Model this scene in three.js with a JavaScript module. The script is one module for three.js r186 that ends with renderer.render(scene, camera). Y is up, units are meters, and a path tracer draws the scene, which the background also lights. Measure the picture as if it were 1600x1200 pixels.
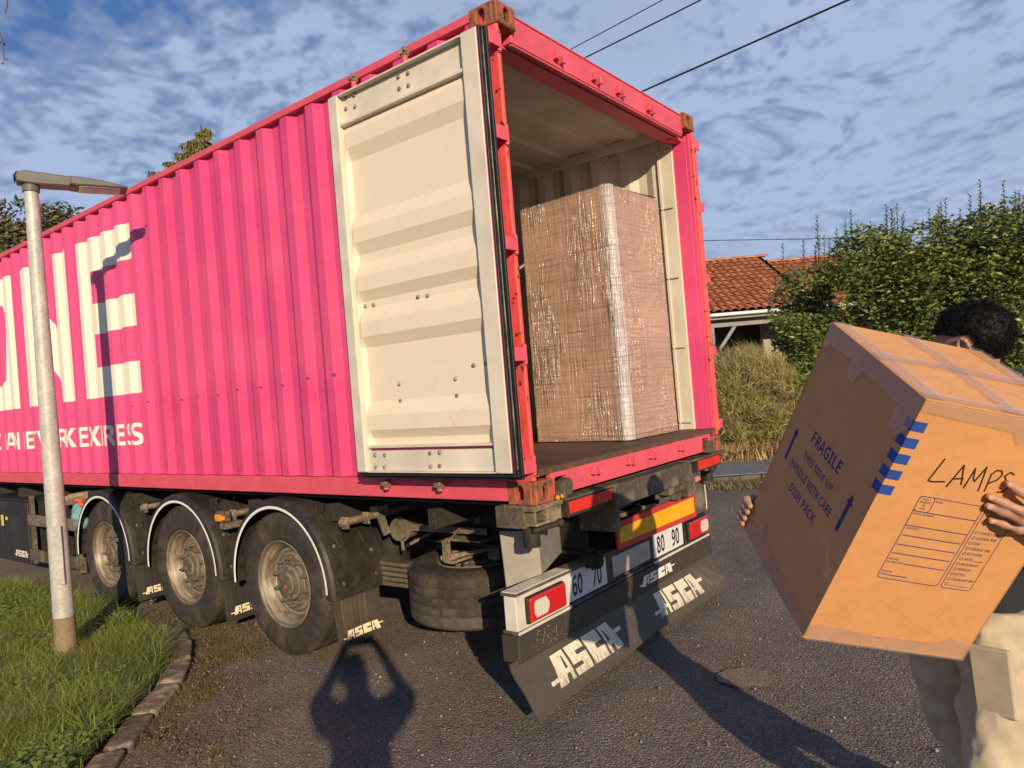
import * as THREE from 'three';
import { mergeGeometries } from 'three/addons/utils/BufferGeometryUtils.js';
import { RoundedBoxGeometry } from 'three/addons/geometries/RoundedBoxGeometry.js';

// ---------------------------------------------------------------- camera, sky, sun, exposure
const scene = new THREE.Scene();
const camera = new THREE.PerspectiveCamera(56.13, 4 / 3, 0.04, 2000);
camera.rotation.order = 'YXZ';
camera.position.set(-2.9304, 1.7252, 2.1794);
camera.rotation.set(0.008, -0.9115, -0.0822);
const renderer = new THREE.WebGLRenderer();
renderer.toneMapping = THREE.LinearToneMapping;
renderer.toneMappingExposure = 1.05;
renderer.shadowMap.enabled = true;
const SUN = new THREE.Vector3(-0.599, 0.303, 0.741).normalize();
const sun = new THREE.DirectionalLight(new THREE.Color().setRGB(1, 0.82, 0.57), 5.0);
sun.name = 'sun';
sun.position.copy(SUN).multiplyScalar(60);
sun.castShadow = true;
sun.shadow.radius = 1;
Object.assign(sun.shadow.camera, { left: -40, right: 40, top: 40, bottom: -40, near: 1, far: 160 });
scene.add(sun, sun.target);

// seeded random and noise
function rng(seed) { let s = seed >>> 0; return () => { s = (s + 0x6d2b79f5) | 0; let t = Math.imul(s ^ (s >>> 15), 1 | s); t = (t + Math.imul(t ^ (t >>> 7), 61 | t)) ^ t; return ((t ^ (t >>> 14)) >>> 0) / 4294967296; }; }
const h2 = (x, y) => { let h = Math.imul(x | 0, 374761393) + Math.imul(y | 0, 668265263); h = Math.imul(h ^ (h >>> 13), 1274126177); return ((h ^ (h >>> 16)) >>> 0) / 4294967296; };
const h3 = (x, y, z) => h2(x + Math.imul(z | 0, 1013), y + Math.imul(z | 0, 7919));
const sm = (t) => t * t * (3 - 2 * t);
const mixf = (a, b, t) => a + (b - a) * t;
const sstep = (a, b, x) => { const t = Math.min(1, Math.max(0, (x - a) / (b - a))); return t * t * (3 - 2 * t); };
function vn(x, y, per) {                                     // value noise, tiling when per is given
  const X = Math.floor(x), Y = Math.floor(y), u = sm(x - X), v = sm(y - Y);
  const m = per ? (n) => ((n % per) + per) % per : (n) => n;
  const a = m(X), b = m(X + 1), c = m(Y), d = m(Y + 1);
  return mixf(mixf(h2(a, c), h2(b, c), u), mixf(h2(a, d), h2(b, d), u), v);
}
function fb(x, y, oct, per) { let s = 0, a = 0.5, n = 0; for (let i = 0; i < oct; i++) { s += a * vn(x, y, per); n += a; x *= 2; y *= 2; if (per) per *= 2; a *= 0.5; x += per ? 0 : 17.3; } return s / n; }
function vn3(x, y, z) { const Z = Math.floor(z), w = sm(z - Z), X = Math.floor(x), Y = Math.floor(y), u = sm(x - X), v = sm(y - Y); const L = (k) => mixf(mixf(h3(X, Y, k), h3(X + 1, Y, k), u), mixf(h3(X, Y + 1, k), h3(X + 1, Y + 1, k), u), v); return mixf(L(Z), L(Z + 1), w); }

{ // broken sheet of small altocumulus over a blue sky
  const Wd = 3072, Hd = 1536, data = new Float32Array(Wd * Hd * 4);
  for (let row = 0; row < Hd; row++) {
    const up = ((row + 0.5) / Hd - 0.5) * Math.PI, dy = Math.sin(up), c = Math.cos(up), y = Math.max(dy, 0);
    const g = Math.pow(1 - y, 3.2);
    const clear = [mixf(0.035, 0.30, g), mixf(0.120, 0.43, g), mixf(0.36, 0.64, g)];
    for (let col = 0; col < Wd; col++) {
      const i = (row * Wd + col) * 4;
      let r = clear[0], gg = clear[1], b = clear[2];
      if (dy > 0) {
        const az = ((col + 0.5) / Wd - 0.5) * 2 * Math.PI, dx = Math.cos(az) * c, dz = Math.sin(az) * c;
        const k = 1 / (y + 0.10), px = dx * k, pz = dz * k;
        const wx = fb(px * 1.3 + 7, pz * 1.3, 3) - 0.5, wz = fb(px * 1.3 + 40, pz * 1.3 + 9, 3) - 0.5;
        const qx = px + wx * 0.5, qz = pz + wz * 0.5;
        const big = fb(qx * 0.9 + 3.1, qz * 0.9 + 1.7, 3);                        // where the sheet is thick
        const puff = fb(qx * 15, qz * 15, 4), fine = fb(qx * 44 + 5, qz * 44, 3), mid = fb(qx * 5 + 60, qz * 5, 3);
        const left = dx * 0.611 + dz * 0.787;                                      // thins out overhead and towards one side
        const cover = 0.325 + (big - 0.5) * 0.34 + (mid - 0.5) * 0.26 - sstep(0.56, 0.80, y) * 0.50 - sstep(-0.035, 0.05, y - 0.485 - 0.28 * Math.min(left + 0.16, 0.3) + (mid - 0.5) * 0.10) * 0.42;
        const d = puff * 0.66 + fine * 0.34 + cover;
        const a = (0.34 * sstep(0.24, 0.50, d) + 0.54 * sstep(0.42, 0.86, d)) * sstep(0, 0.08, y);
        const lit = 0.90 + 0.30 * sstep(0.50, 0.86, d) - 0.10 * sstep(0.45, 0.7, big);
        r = mixf(r, 0.350 * lit, a); gg = mixf(gg, 0.430 * lit, a); b = mixf(b, 0.605 * lit, a);
      }
      data[i] = r; data[i + 1] = gg; data[i + 2] = b; data[i + 3] = 1;
    }
  }
  const sky = new THREE.DataTexture(data, Wd, Hd, THREE.RGBAFormat, THREE.FloatType);
  sky.mapping = THREE.EquirectangularReflectionMapping; sky.magFilter = THREE.LinearFilter; sky.needsUpdate = true;
  scene.background = sky; scene.environment = sky;
}

// ---------------------------------------------------------------- helpers
const V = (x, y, z) => new THREE.Vector3(x, y, z);
const used = {};
const numbered = (n) => { const k = used[n] = (used[n] ?? -1) + 1; return k ? `${n}_${String(k).padStart(3, '0')}` : n; };
function thing(name, label, category, base = [0, 0, 0], group) {
  const o = new THREE.Group(); o.name = numbered(name); o.position.set(...base); o.userData = { label, category };
  if (group) o.userData.group = group;
  scene.add(o); return o;
}
function clean(g) {
  let n = g.index ? g.toNonIndexed() : g;
  for (const k of Object.keys(n.attributes)) if (!['position', 'normal', 'uv', 'color'].includes(k)) n.deleteAttribute(k);
  if (!n.attributes.normal) n.computeVertexNormals();
  if (!n.attributes.uv) n = tri(n);
  n.morphAttributes = {};
  return n;
}
function tri(g, s = 1) {                                     // uv in metres from the plane a face lies closest to
  g = g.index ? g.toNonIndexed() : g;
  const p = g.attributes.position, uv = new Float32Array(p.count * 2), a = V(), b = V(), c = V(), n = V();
  for (let i = 0; i < p.count; i += 3) {
    a.fromBufferAttribute(p, i); b.fromBufferAttribute(p, i + 1); c.fromBufferAttribute(p, i + 2);
    n.copy(b).sub(a).cross(c.clone().sub(a)); const x = Math.abs(n.x), y = Math.abs(n.y), z = Math.abs(n.z);
    [a, b, c].forEach((q, k) => { const t = x >= y && x >= z ? [q.z, q.y] : y >= z ? [q.x, q.z] : [q.x, q.y]; uv[(i + k) * 2] = t[0] * s; uv[(i + k) * 2 + 1] = t[1] * s; });
  }
  g.setAttribute('uv', new THREE.BufferAttribute(uv, 2)); return g;
}
// obj(): merges geometries (given in world coordinates) into one named mesh under its parent
function obj(name, geos, mat, parent = scene, keepUV = false) {
  geos = [].concat(geos).map((g) => { const n = clean(g); return keepUV ? n : tri(n); });
  const g = geos.length > 1 ? mergeGeometries(geos) : geos[0], m = new THREE.Mesh(g, mat);
  m.name = parent === scene ? numbered(name) : name; m.castShadow = m.receiveShadow = true;
  if (parent !== scene) { const o = V(); for (let q = parent; q && q !== scene; q = q.parent) o.add(q.position); m.position.sub(o); }
  parent.add(m); return m;
}
const each = (name, geos, mat, parent, via) => geos.forEach((g) => (via ?? obj)(...(via ? [parent, g, mat, name] : [name, g, mat, parent])));   // every piece a mesh of its own
const sub = (m, geos, mat, name, keepUV) => { const n = obj(name, geos, mat, scene, keepUV); used[name]--; n.name = name; scene.remove(n); n.position.set(0, 0, 0); m.add(n); return n; };   // child of a mesh whose geometry is in world coordinates
function struct(name, geos, mat, label, category, keepUV) { const m = obj(name, geos, mat, scene, keepUV); m.userData = { kind: 'structure', label, category }; return m; }
const bx = (x0, x1, y0, y1, z0, z1, r = 0.004) => { const w = Math.abs(x1 - x0), h = Math.abs(y1 - y0), d = Math.abs(z1 - z0); return new RoundedBoxGeometry(w, h, d, 1, Math.min(r, w * 0.45, h * 0.45, d * 0.45)).translate((x0 + x1) / 2, (y0 + y1) / 2, (z0 + z1) / 2); };
const cylX = (x0, x1, y, z, r, n = 20, r2 = r) => new THREE.CylinderGeometry(r2, r, Math.abs(x1 - x0), n).rotateZ(-Math.PI / 2).translate((x0 + x1) / 2, y, z);
const cylY = (x, y0, y1, z, r, n = 20, r2 = r) => new THREE.CylinderGeometry(r2, r, y1 - y0, n).translate(x, (y0 + y1) / 2, z);
const cylZ = (x, y, z0, z1, r, n = 20) => new THREE.CylinderGeometry(r, r, Math.abs(z1 - z0), n).rotateX(Math.PI / 2).translate(x, y, (z0 + z1) / 2);
function bar(a, b, r, n = 10, r2 = r) {                      // round bar between two points
  a = V(...a); b = V(...b); const d = b.clone().sub(a), g = new THREE.CylinderGeometry(r2, r, d.length(), n);
  g.applyQuaternion(new THREE.Quaternion().setFromUnitVectors(V(0, 1, 0), d.clone().normalize())); return g.translate(...a.add(b).multiplyScalar(0.5).toArray());
}
function beam(a, b, w, h, r = 0.003) {                        // square bar between two points
  a = V(...a); b = V(...b); const d = b.clone().sub(a), m = new THREE.Matrix4().lookAt(b, a, Math.abs(d.clone().normalize().y) > 0.95 ? V(1, 0, 0) : V(0, 1, 0));
  return new RoundedBoxGeometry(w, h, d.length(), 1, Math.min(r, w * 0.4, h * 0.4)).applyMatrix4(m).translate(...a.add(b).multiplyScalar(0.5).toArray());
}
const tube = (pts, r, seg = 40, rad = 8) => new THREE.TubeGeometry(new THREE.CatmullRomCurve3(pts.map((p) => V(...p))), seg, r, rad);
function plate(pts, depth, place, bevel = 0.002, holes = []) { // outline in a plane, pushed to a thickness, then placed by a matrix
  const s = new THREE.Shape(pts.map((p) => new THREE.Vector2(...p)));
  for (const h of holes) s.holes.push(new THREE.Path(h.map((p) => new THREE.Vector2(...p))));
  const g = new THREE.ExtrudeGeometry(s, { depth, bevelEnabled: bevel > 0, bevelThickness: bevel, bevelSize: bevel, bevelOffset: -bevel, bevelSegments: 1, curveSegments: 8 });
  return g.applyMatrix4(place);
}
const basis = (x, y, z, o) => new THREE.Matrix4().makeBasis(V(...x), V(...y), V(...z)).setPosition(...o);
const oval = (cx, cy, w, h, n = 16) => Array.from({ length: n }, (_, i) => { const a = (i / n) * Math.PI * 2, r = w / 2, k = h / 2 - r; return [cx + Math.cos(a) * r, cy + Math.sin(a) * r + Math.sign(Math.sin(a)) * k]; });
function strip(rows, close = false) {                         // quads between rows of points (each row the same count)
  const pos = [], uv = [], q = (i, j) => { pos.push(...rows[i][j]); uv.push(j / (rows[0].length - 1), i / (rows.length - 1)); };
  for (let i = 0; i < rows.length - 1; i++) for (let j = 0; j < rows[0].length - 1; j++) { q(i, j); q(i, j + 1); q(i + 1, j + 1); q(i, j); q(i + 1, j + 1); q(i + 1, j); }
  const g = new THREE.BufferGeometry(); g.setAttribute('position', new THREE.Float32BufferAttribute(pos, 3)); g.setAttribute('uv', new THREE.Float32BufferAttribute(uv, 2)); g.computeVertexNormals(); return g;
}
// textures
function dtex(w, h, f, srgb = true) {
  const d = new Uint8Array(w * h * 4);
  for (let y = 0; y < h; y++) for (let x = 0; x < w; x++) { const c = f(x / w, y / h, x, y), i = (y * w + x) * 4, k = typeof c === 'number' ? [c, c, c] : c; for (let j = 0; j < 3; j++) d[i + j] = Math.max(0, Math.min(255, k[j] * 255)); d[i + 3] = 255; }
  const t = new THREE.DataTexture(d, w, h); t.wrapS = t.wrapT = THREE.RepeatWrapping; t.magFilter = THREE.LinearFilter; if (srgb) t.colorSpace = THREE.SRGBColorSpace; t.needsUpdate = true; return t;
}
const rep = (t, x, y = x) => { const c = t.clone(); c.repeat.set(x, y); c.needsUpdate = true; return c; };
function ctex(w, h, draw) { const c = document.createElement('canvas'); c.width = w; c.height = h; draw(c.getContext('2d'), w, h); const t = new THREE.CanvasTexture(c); t.colorSpace = THREE.SRGBColorSpace; t.wrapS = t.wrapT = THREE.ClampToEdgeWrapping; return t; }
const mat = (color, o = {}) => new THREE.MeshStandardMaterial({ color: new THREE.Color().setRGB(...color), roughness: 0.6, metalness: 0, ...o });
const pmat = (color, o = {}) => new THREE.MeshPhysicalMaterial({ color: new THREE.Color().setRGB(...color), roughness: 0.6, ...o });
const speckle = (g, w, h, n, col, r0, r1, seed) => { const R = rng(seed), q = r1 > 12 ? 0.1 : 1; g.fillStyle = col; for (let i = 0; i < n; i++) { g.globalAlpha = (0.15 + R() * 0.5) * q; g.beginPath(); g.ellipse(R() * w, R() * h, r0 + R() * (r1 - r0), r0 + R() * (r1 - r0) * 0.6, R() * 3, 0, 7); g.fill(); } g.globalAlpha = 1; };
const scratch = (g, w, h, n, col, len, seed, lw = 1) => { const R = rng(seed); g.strokeStyle = col; for (let i = 0; i < n; i++) { g.globalAlpha = 0.1 + R() * 0.4; g.lineWidth = lw * (0.4 + R()); const x = R() * w, y = R() * h, a = R() * 6.3, l = len * (0.2 + R()); g.beginPath(); g.moveTo(x, y); g.quadraticCurveTo(x + Math.cos(a) * l * 0.5 + (R() - 0.5) * l * 0.2, y + Math.sin(a) * l * 0.5, x + Math.cos(a) * l, y + Math.sin(a) * l); g.stroke(); } g.globalAlpha = 1; };

// shared textures
const T = {};
T.grain = dtex(512, 512, (u, v, x, y) => { const n = fb(u * 8, v * 8, 5, 8), s = h2(x, y); return 0.93 + (n - 0.5) * 0.16 + (s - 0.5) * 0.06; });
T.dust = dtex(512, 512, (u, v, x, y) => { const n = fb(u * 5, v * 5, 6, 5), f = fb(u * 40, v * 40, 3, 40), st = fb(u * 60, v * 3, 3, 60), s = h2(x + 9, y); const k = 0.58 + 0.26 * sstep(0.34, 0.68, n) + (f - 0.5) * 0.26 + (st - 0.5) * 0.05 + (s - 0.5) * 0.08; return [k, k * 0.955, k * 0.885]; });
T.bump = dtex(512, 512, (u, v, x, y) => fb(u * 24, v * 24, 5, 24) * 0.7 + h2(x, y) * 0.3, false);
T.lump = dtex(256, 256, (u, v) => fb(u * 6, v * 6, 4, 6), false);
T.asphalt = dtex(1024, 1024, (u, v, x, y) => {
  const agg = vn(u * 400, v * 400, 400), agg2 = vn(u * 190 + 50, v * 190, 190), n = fb(u * 6, v * 6, 4, 6), s = h2(x + 3, y + 5);
  let k = 0.425 + (agg - 0.5) * 0.21 + (agg2 - 0.5) * 0.11 + (n - 0.5) * 0.10 + (s - 0.5) * 0.10;
  if (agg > 0.86 && agg2 > 0.45) k += 0.20; if (agg < 0.14) k -= 0.08;
  const w = 1 + (vn(u * 90, v * 90, 90) - 0.5) * 0.10; return [k * 1.10 * w, k * 0.985, k * 0.86 / w];
});
T.asphaltBump = dtex(1024, 1024, (u, v, x, y) => 0.5 + (vn(u * 300, v * 300, 300) - 0.5) * 0.7 + (vn(u * 170 + 50, v * 170, 170) - 0.5) * 0.4, false);
T.rust = dtex(512, 512, (u, v, x, y) => {
  const n = fb(u * 7, v * 7, 5, 7), f = fb(u * 34, v * 34, 4, 34), s = h2(x, y), t = sstep(0.33, 0.52, n + (f - 0.5) * 0.5);
  const a = [0.66 + f * 0.12, 0.31 + f * 0.08, 0.23 + f * 0.05], b = [0.36 + f * 0.30, 0.23 + f * 0.20, 0.15 + f * 0.13];
  return [0, 1, 2].map((i) => mixf(a[i], b[i], t) * (0.86 + s * 0.2));
});
T.worn = dtex(512, 1024, (u, v, x, y) => {                     // red paint rubbed to a dull primer with chips of rust
  const n = fb(u * 5, v * 12, 5, 60), f = fb(u * 40, v * 40, 3, 40), s = h2(x, y), c = [0.90, 0.335, 0.36], p = [0.85, 0.34, 0.29], q = [0.40, 0.17, 0.13];
  const t = sstep(0.42, 0.6, n), ch = sstep(0.755, 0.79, fb(u * 18 + 3, v * 30, 4, 180)) ;
  return [0, 1, 2].map((i) => mixf(mixf(c[i], p[i], t), q[i], ch) * (0.93 + (f - 0.5) * 0.16 + s * 0.05));
});
T.pink = dtex(1024, 1024, (u, v, x, y) => {
  const n = fb(u * 6, v * 6, 4, 6), st = fb(u * 90, v * 4, 3, 90), f = fb(u * 60, v * 60, 3, 60), ch = sstep(0.91, 0.93, fb(u * 40 + 3, v * 40 + 8, 4, 40));
  const k = 0.93 + (n - 0.5) * 0.09 + (st - 0.5) * 0.05 + (f - 0.5) * 0.03;
  return [mixf(0.905 * k, 0.33, ch), mixf(0.305 * k * (1 + (n - 0.5) * 0.3), 0.15, ch), mixf(0.505 * k, 0.15, ch)];
});
T.galv = dtex(512, 512, (u, v, x, y) => { const a = vn(u * 38, v * 38, 38), b = vn(u * 70 + 9, v * 70, 70), n = fb(u * 5, v * 5, 4, 5); return 0.72 + (a - 0.5) * 0.09 + (b - 0.5) * 0.06 + (n - 0.5) * 0.10; });
T.wood = dtex(512, 512, (u, v, x, y) => { const g = fb(u * 70, v * 5, 4, 70), n = fb(u * 5, v * 5, 4, 5), s = fb(u * 120, v * 120, 2, 120); const k = 0.30 + (g - 0.5) * 0.16 + (n - 0.5) * 0.16 + (s - 0.5) * 0.08; return [k * 1.15, k * 0.82, k * 0.66]; });
T.weave = dtex(256, 256, (u, v, x, y) => 0.5 + 0.25 * Math.sin(u * Math.PI * 2 * 64) * Math.sin(v * Math.PI * 2 * 64) + (h2(x, y) - 0.5) * 0.3, false);

// ---------------------------------------------------------------- materials of the truck
const M = {};
M.pink = mat([1, 1, 1], { map: rep(T.pink, 0.55), roughness: 0.42, bumpMap: rep(T.lump, 0.8), bumpScale: 0.004 });
M.pinkWorn = mat([0.80, 0.105, 0.150], { map: rep(T.grain, 1.1), roughness: 0.55, bumpMap: rep(T.lump, 1.5), bumpScale: 0.004 });
M.worn = mat([1, 1, 1], { map: rep(T.worn, 1.4, 0.8), roughness: 0.55, bumpMap: rep(T.bump, 1.2), bumpScale: 0.003 });
M.rust = mat([1, 1, 1], { map: rep(T.rust, 4.2), roughness: 0.8, bumpMap: rep(T.bump, 2), bumpScale: 0.005 });
M.cream = mat([0.77, 0.69, 0.565], { map: rep(T.grain, 0.7), roughness: 0.5 });
M.creamIn = mat([0.72, 0.65, 0.53], { map: rep(T.grain, 0.5), roughness: 0.55 });
M.rubber = mat([0.012, 0.012, 0.012], { roughness: 0.5 });
M.steelWorn = mat([0.46, 0.44, 0.40], { map: rep(T.dust, 2), roughness: 0.42, metalness: 0.5 });
M.cam = mat([0.62, 0.55, 0.46], { map: rep(T.dust, 4), roughness: 0.6, metalness: 0.2 });
M.black = mat([0.010, 0.010, 0.011], { roughness: 0.6 });
M.chassis = mat([0.045, 0.040, 0.035], { map: rep(T.dust, 1.2), roughness: 0.75 });
M.chassisGrey = mat([0.26, 0.23, 0.185], { map: rep(T.dust, 1.6), roughness: 0.75, bumpMap: rep(T.bump, 1), bumpScale: 0.003 });
M.dirtySteel = mat([0.42, 0.35, 0.27], { map: rep(T.dust, 2.2), roughness: 0.7, bumpMap: rep(T.bump, 2), bumpScale: 0.003 });
M.tyre = mat([0.118, 0.102, 0.086], { map: rep(T.dust, 1.1), roughness: 0.82, bumpMap: rep(T.bump, 2.2), bumpScale: 0.002 });
M.fender = mat([0.068, 0.061, 0.057], { map: rep(T.dust, 0.9), roughness: 0.55 });
M.rim = mat([0.47, 0.41, 0.34], { map: rep(T.dust, 2.2), roughness: 0.48, metalness: 0.12 });
M.hub = mat([0.30, 0.265, 0.22], { map: rep(T.dust, 3), roughness: 0.75 });
M.disc = mat([0.36, 0.32, 0.265], { map: rep(T.dust, 3), roughness: 0.6 });
M.red = pmat([0.55, 0.010, 0.012], { roughness: 0.25, clearcoat: 0.6, clearcoatRoughness: 0.15 });
M.redTape = mat([0.75, 0.035, 0.02], { roughness: 0.35, map: rep(T.grain, 3) });
M.amber = pmat([0.85, 0.27, 0.02], { roughness: 0.25, clearcoat: 0.7 });
M.white = mat([0.72, 0.66, 0.55], { map: rep(T.grain, 1.5), roughness: 0.5 });
M.clear = pmat([0.62, 0.58, 0.48], { roughness: 0.18, clearcoat: 1 });
M.stripe = mat([0.78, 0.74, 0.68], { roughness: 0.45 });
M.floor = mat([1.0, 0.92, 0.88], { map: rep(T.wood, 0.9), roughness: 0.62, bumpMap: rep(T.bump, 1.5), bumpScale: 0.002 });
M.reddot = mat([0.55, 0.08, 0.06], { roughness: 0.5 });

function logoLetters(g, x, y, w, h, wear, seed) {               // the haulier's block letters, white on black rubber
  const L = w / 4.5, X = (k) => x + k * L * 1.13 + L * 0.18, P = (k, pts, m) => { g.beginPath(); pts.forEach(([a, b], i) => { const u = m ? 1 - a : a; i ? g.lineTo(X(k) + u * L, y + b * h) : g.moveTo(X(k) + u * L, y + b * h); }); g.closePath(); g.fill(); };
  const ink = g.fillStyle, ground = g._ground;
  for (const [k, m] of [[0, false], [3, true]]) {
    P(k, [[0.28, 0], [1, 0], [1, 1], [0.8, 1], [0.8, 0.72], [0.6, 0.72], [0.52, 1], [0, 1]], m);
    g.fillStyle = ground; P(k, [[0.76, 0.16], [0.82, 0.16], [0.82, 0.56], [0.66, 0.56]], m); g.fillStyle = ink;
    P(k, m ? [[-0.36, 0.34], [0.2, 0.34], [0.2, 0.48], [-0.36, 0.48]] : [[-0.36, 0.66], [0.2, 0.66], [0.2, 0.80], [-0.36, 0.80]], m);
  }
  P(1, [[0, 0], [1, 0], [1, 0.26], [0.45, 0.26], [0.45, 0.40], [1, 0.40], [1, 1], [0, 1], [0, 0.75], [0.55, 0.75], [0.55, 0.61], [0, 0.61]]);
  P(2, [[0, 0], [1, 0], [1, 0.40], [0.5, 0.40], [0.5, 0.57], [1, 0.57], [1, 1], [0, 1]]);
  if (wear) { const R = rng(seed); g.strokeStyle = ground; for (let i = 0; i < wear; i++) { g.globalAlpha = 0.25 + R() * 0.6; g.lineWidth = 0.6 + R() * 1.6; const a = x + R() * w, b = y + (1 - R() * R()) * h; g.beginPath(); g.moveTo(a, b); g.lineTo(a + (R() - 0.5) * 8, b + h * (0.1 + R() * 0.5)); g.stroke(); } g.globalAlpha = 1; }
}
const rubberSheet = (w, h, draw, seed, tone = [58, 52, 46]) => ctex(w, h, (g) => {
  g._ground = `rgb(${tone})`; g.fillStyle = g._ground; g.fillRect(0, 0, w, h);
  speckle(g, w, h, 900, 'rgb(104,94,80)', 0.5, 2.2, seed); speckle(g, w, h, 60, 'rgb(84,76,66)', 6, 26, seed + 1); speckle(g, w, h, 500, 'rgb(24,22,20)', 0.5, 2, seed + 2);
  const R = rng(seed + 3); g.strokeStyle = 'rgb(120,108,90)'; for (let i = 0; i < 130; i++) { g.globalAlpha = 0.05 + R() * 0.25; g.lineWidth = 0.6 + R() * 2; const x = R() * w; g.beginPath(); g.moveTo(x, R() * h * 0.4); g.lineTo(x + (R() - 0.5) * 10, h * (0.5 + R() * 0.5)); g.stroke(); } g.globalAlpha = 1;
  draw(g, w, h);
});

// ---------------------------------------------------------------- shipping container
const YB = 1.13, YT = 3.721, CW = 2.438, CL = -12.19;
const box40 = thing('shipping_container', 'long pink corrugated freight container on the trailer with rear doors folded open and white lettering', 'shipping container', [1.219, YB, -6.1]);
const pitch = 0.278;
function corrugated(zA, zB, y0, y1, xo, dir) {                   // trapezoid sheet, outer flat at xo, folds go inwards along dir
  const pts = []; let z = -1.532;                               // a fold starts here and every pitch from it
  while (z < zB) z += pitch; while (z > zA) z -= pitch;
  for (; z < zB + pitch; z += pitch) pts.push([z, 0], [z + 0.068, 0.036], [z + 0.138, 0.036], [z + 0.206, 0]);
  const out = []; for (const [a, d] of pts) if (a > zA && a < zB) out.push([a, d]);
  const at = (q) => { for (let i = 0; i < pts.length - 1; i++) if (q >= pts[i][0] && q <= pts[i + 1][0]) return mixf(pts[i][1], pts[i + 1][1], (q - pts[i][0]) / (pts[i + 1][0] - pts[i][0])); return 0; };
  out.unshift([zA, at(zA)]); out.push([zB, at(zB)]);
  const pos = [], nrm = [], uv = [];
  for (let i = 0; i < out.length - 1; i++) {
    const [a, d] = out[i], [b, e] = out[i + 1], X = xo + dir * d, Y = xo + dir * e, n = V(-(b - a) * dir, 0, dir * (e - d) * dir).normalize(); if (dir < 0) n.set((b - a), 0, -(dir * (e - d)) * -1).normalize();
    const q = [[X, y0, a], [Y, y0, b], [Y, y1, b], [X, y0, a], [Y, y1, b], [X, y1, a]];
    for (const p of (dir > 0 ? q : q)) { pos.push(...p); nrm.push(n.x, n.y, n.z); uv.push(p[2], p[1]); }
  }
  const g = new THREE.BufferGeometry(); g.setAttribute('position', new THREE.Float32BufferAttribute(pos, 3)); g.setAttribute('uv', new THREE.Float32BufferAttribute(uv, 2)); g.computeVertexNormals(); return g;
}
{
  // lettered stretch of the left side, z -8.4 .. -3.9
  const z0 = -8.4, z1 = -3.9, y0 = 1.285, y1 = 3.655, WX = 2048, WY = 1078, sx = WX / (z1 - z0), sy = WY / (y1 - y0);
  const U = (z) => (z - z0) * sx, Y = (y) => (y1 - y) * sy, cream = 'rgb(236,226,205)';
  const letters = ctex(WX, WY, (g) => {
    g.fillStyle = 'rgb(231,78,128)'; g.fillRect(0, 0, WX, WY);
    speckle(g, WX, WY, 500, 'rgb(240,90,135)', 8, 60, 4); speckle(g, WX, WY, 500, 'rgb(196,52,90)', 3, 22, 5);
    const R = rng(8); for (let i = 0; i < 90; i++) { g.globalAlpha = 0.08 + R() * 0.16; g.fillStyle = 'rgb(150,40,70)'; g.fillRect(R() * WX, R() * WY, 1 + R() * 3, 40 + R() * 260); } g.globalAlpha = 1;
    g.fillStyle = cream;
    const r = (za, zb, ya, yb) => g.fillRect(U(za), Y(yb), U(zb) - U(za), Y(ya) - Y(yb));
    r(-5.28, -4.975, 1.967, 3.45); r(-5, -4.135, 3.137, 3.45); r(-5, -4.135, 2.553, 2.835); r(-5, -4.135, 1.967, 2.246);      // E
    r(-6.75, -6.455, 1.967, 3.45); r(-5.82, -5.475, 1.967, 3.45);                                                               // N
    const p = (pts) => { g.beginPath(); pts.forEach(([z, y], i) => (i ? g.lineTo(U(z), Y(y)) : g.moveTo(U(z), Y(y)))); g.fill(); };
    p([[-6.47, 3.36], [-6.38, 3.22], [-6.2, 3.13], [-5.8, 2.62], [-5.8, 2.05], [-6.0, 2.36], [-6.22, 2.66], [-6.36, 2.74], [-6.47, 2.9]]);
    r(-8.4, -7.03, 1.967, 3.45); g.fillStyle = 'rgb(231,78,128)'; p([[-8.2, 3.15], [-7.32, 3.15], [-7.29, 3.0], [-7.34, 2.30], [-7.42, 2.246], [-8.2, 2.246]]); g.fillStyle = cream;   // O
    // OCEAN NETWORK EXPRESS, letter by letter
    g.font = 'bold 118px sans-serif'; g.textBaseline = 'alphabetic';
    const put = (c, za, zb) => { const m = g.measureText(c).width; g.save(); g.translate(U(za), Y(1.517)); g.scale((U(zb) - U(za)) / m, (0.19 * sy) / 85); g.fillText(c, 0, 0); g.restore(); };
    const row = [['A', -7.44, -7.24], ['N', -7.22, -7.05], ['N', -7.03, -6.87], ['E', -6.86, -6.71], ['T', -6.71, -6.53], ['W', -6.53, -6.26], ['O', -6.25, -6.03], ['R', -6.02, -5.84], ['K', -5.81, -5.63], ['E', -5.485, -5.325], ['X', -5.235, -5.07], ['P', -5.07, -4.935], ['R', -4.93, -4.77], ['E', -4.66, -4.53], ['S', -4.535, -4.40], ['S', -4.38, -4.21], ['E', -7.6, -7.45], ['C', -7.8, -7.62], ['O', -8.05, -7.82]];
    for (const [c, a, b] of row) put(c, a, b);
    scratch(g, WX, WY, 120, 'rgb(170,50,80)', 60, 11, 1.5); speckle(g, WX, WY, 90, 'rgb(96,40,44)', 0.8, 2.2, 12);
  });
  const lm = mat([1, 1, 1], { map: letters, roughness: 0.42, bumpMap: rep(T.lump, 3, 2), bumpScale: 0.003 });
  const lg = corrugated(z0, z1, 1.262, 3.664, 0.010, 1), uv = lg.attributes.uv;
  for (let i = 0; i < uv.count; i++) uv.setXY(i, (uv.getX(i) - z0) / (z1 - z0), (uv.getY(i) - y0) / (y1 - y0));
  obj('side_panel', lg, lm, box40, true);
  obj('side_panel', [corrugated(z1, -0.155, 1.262, 3.664, 0.010, 1)], M.pink, box40, true);
  obj('side_panel', [corrugated(CL + 0.1, z0, 1.262, 3.664, 0.010, 1)], M.pink, box40, true);
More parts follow.
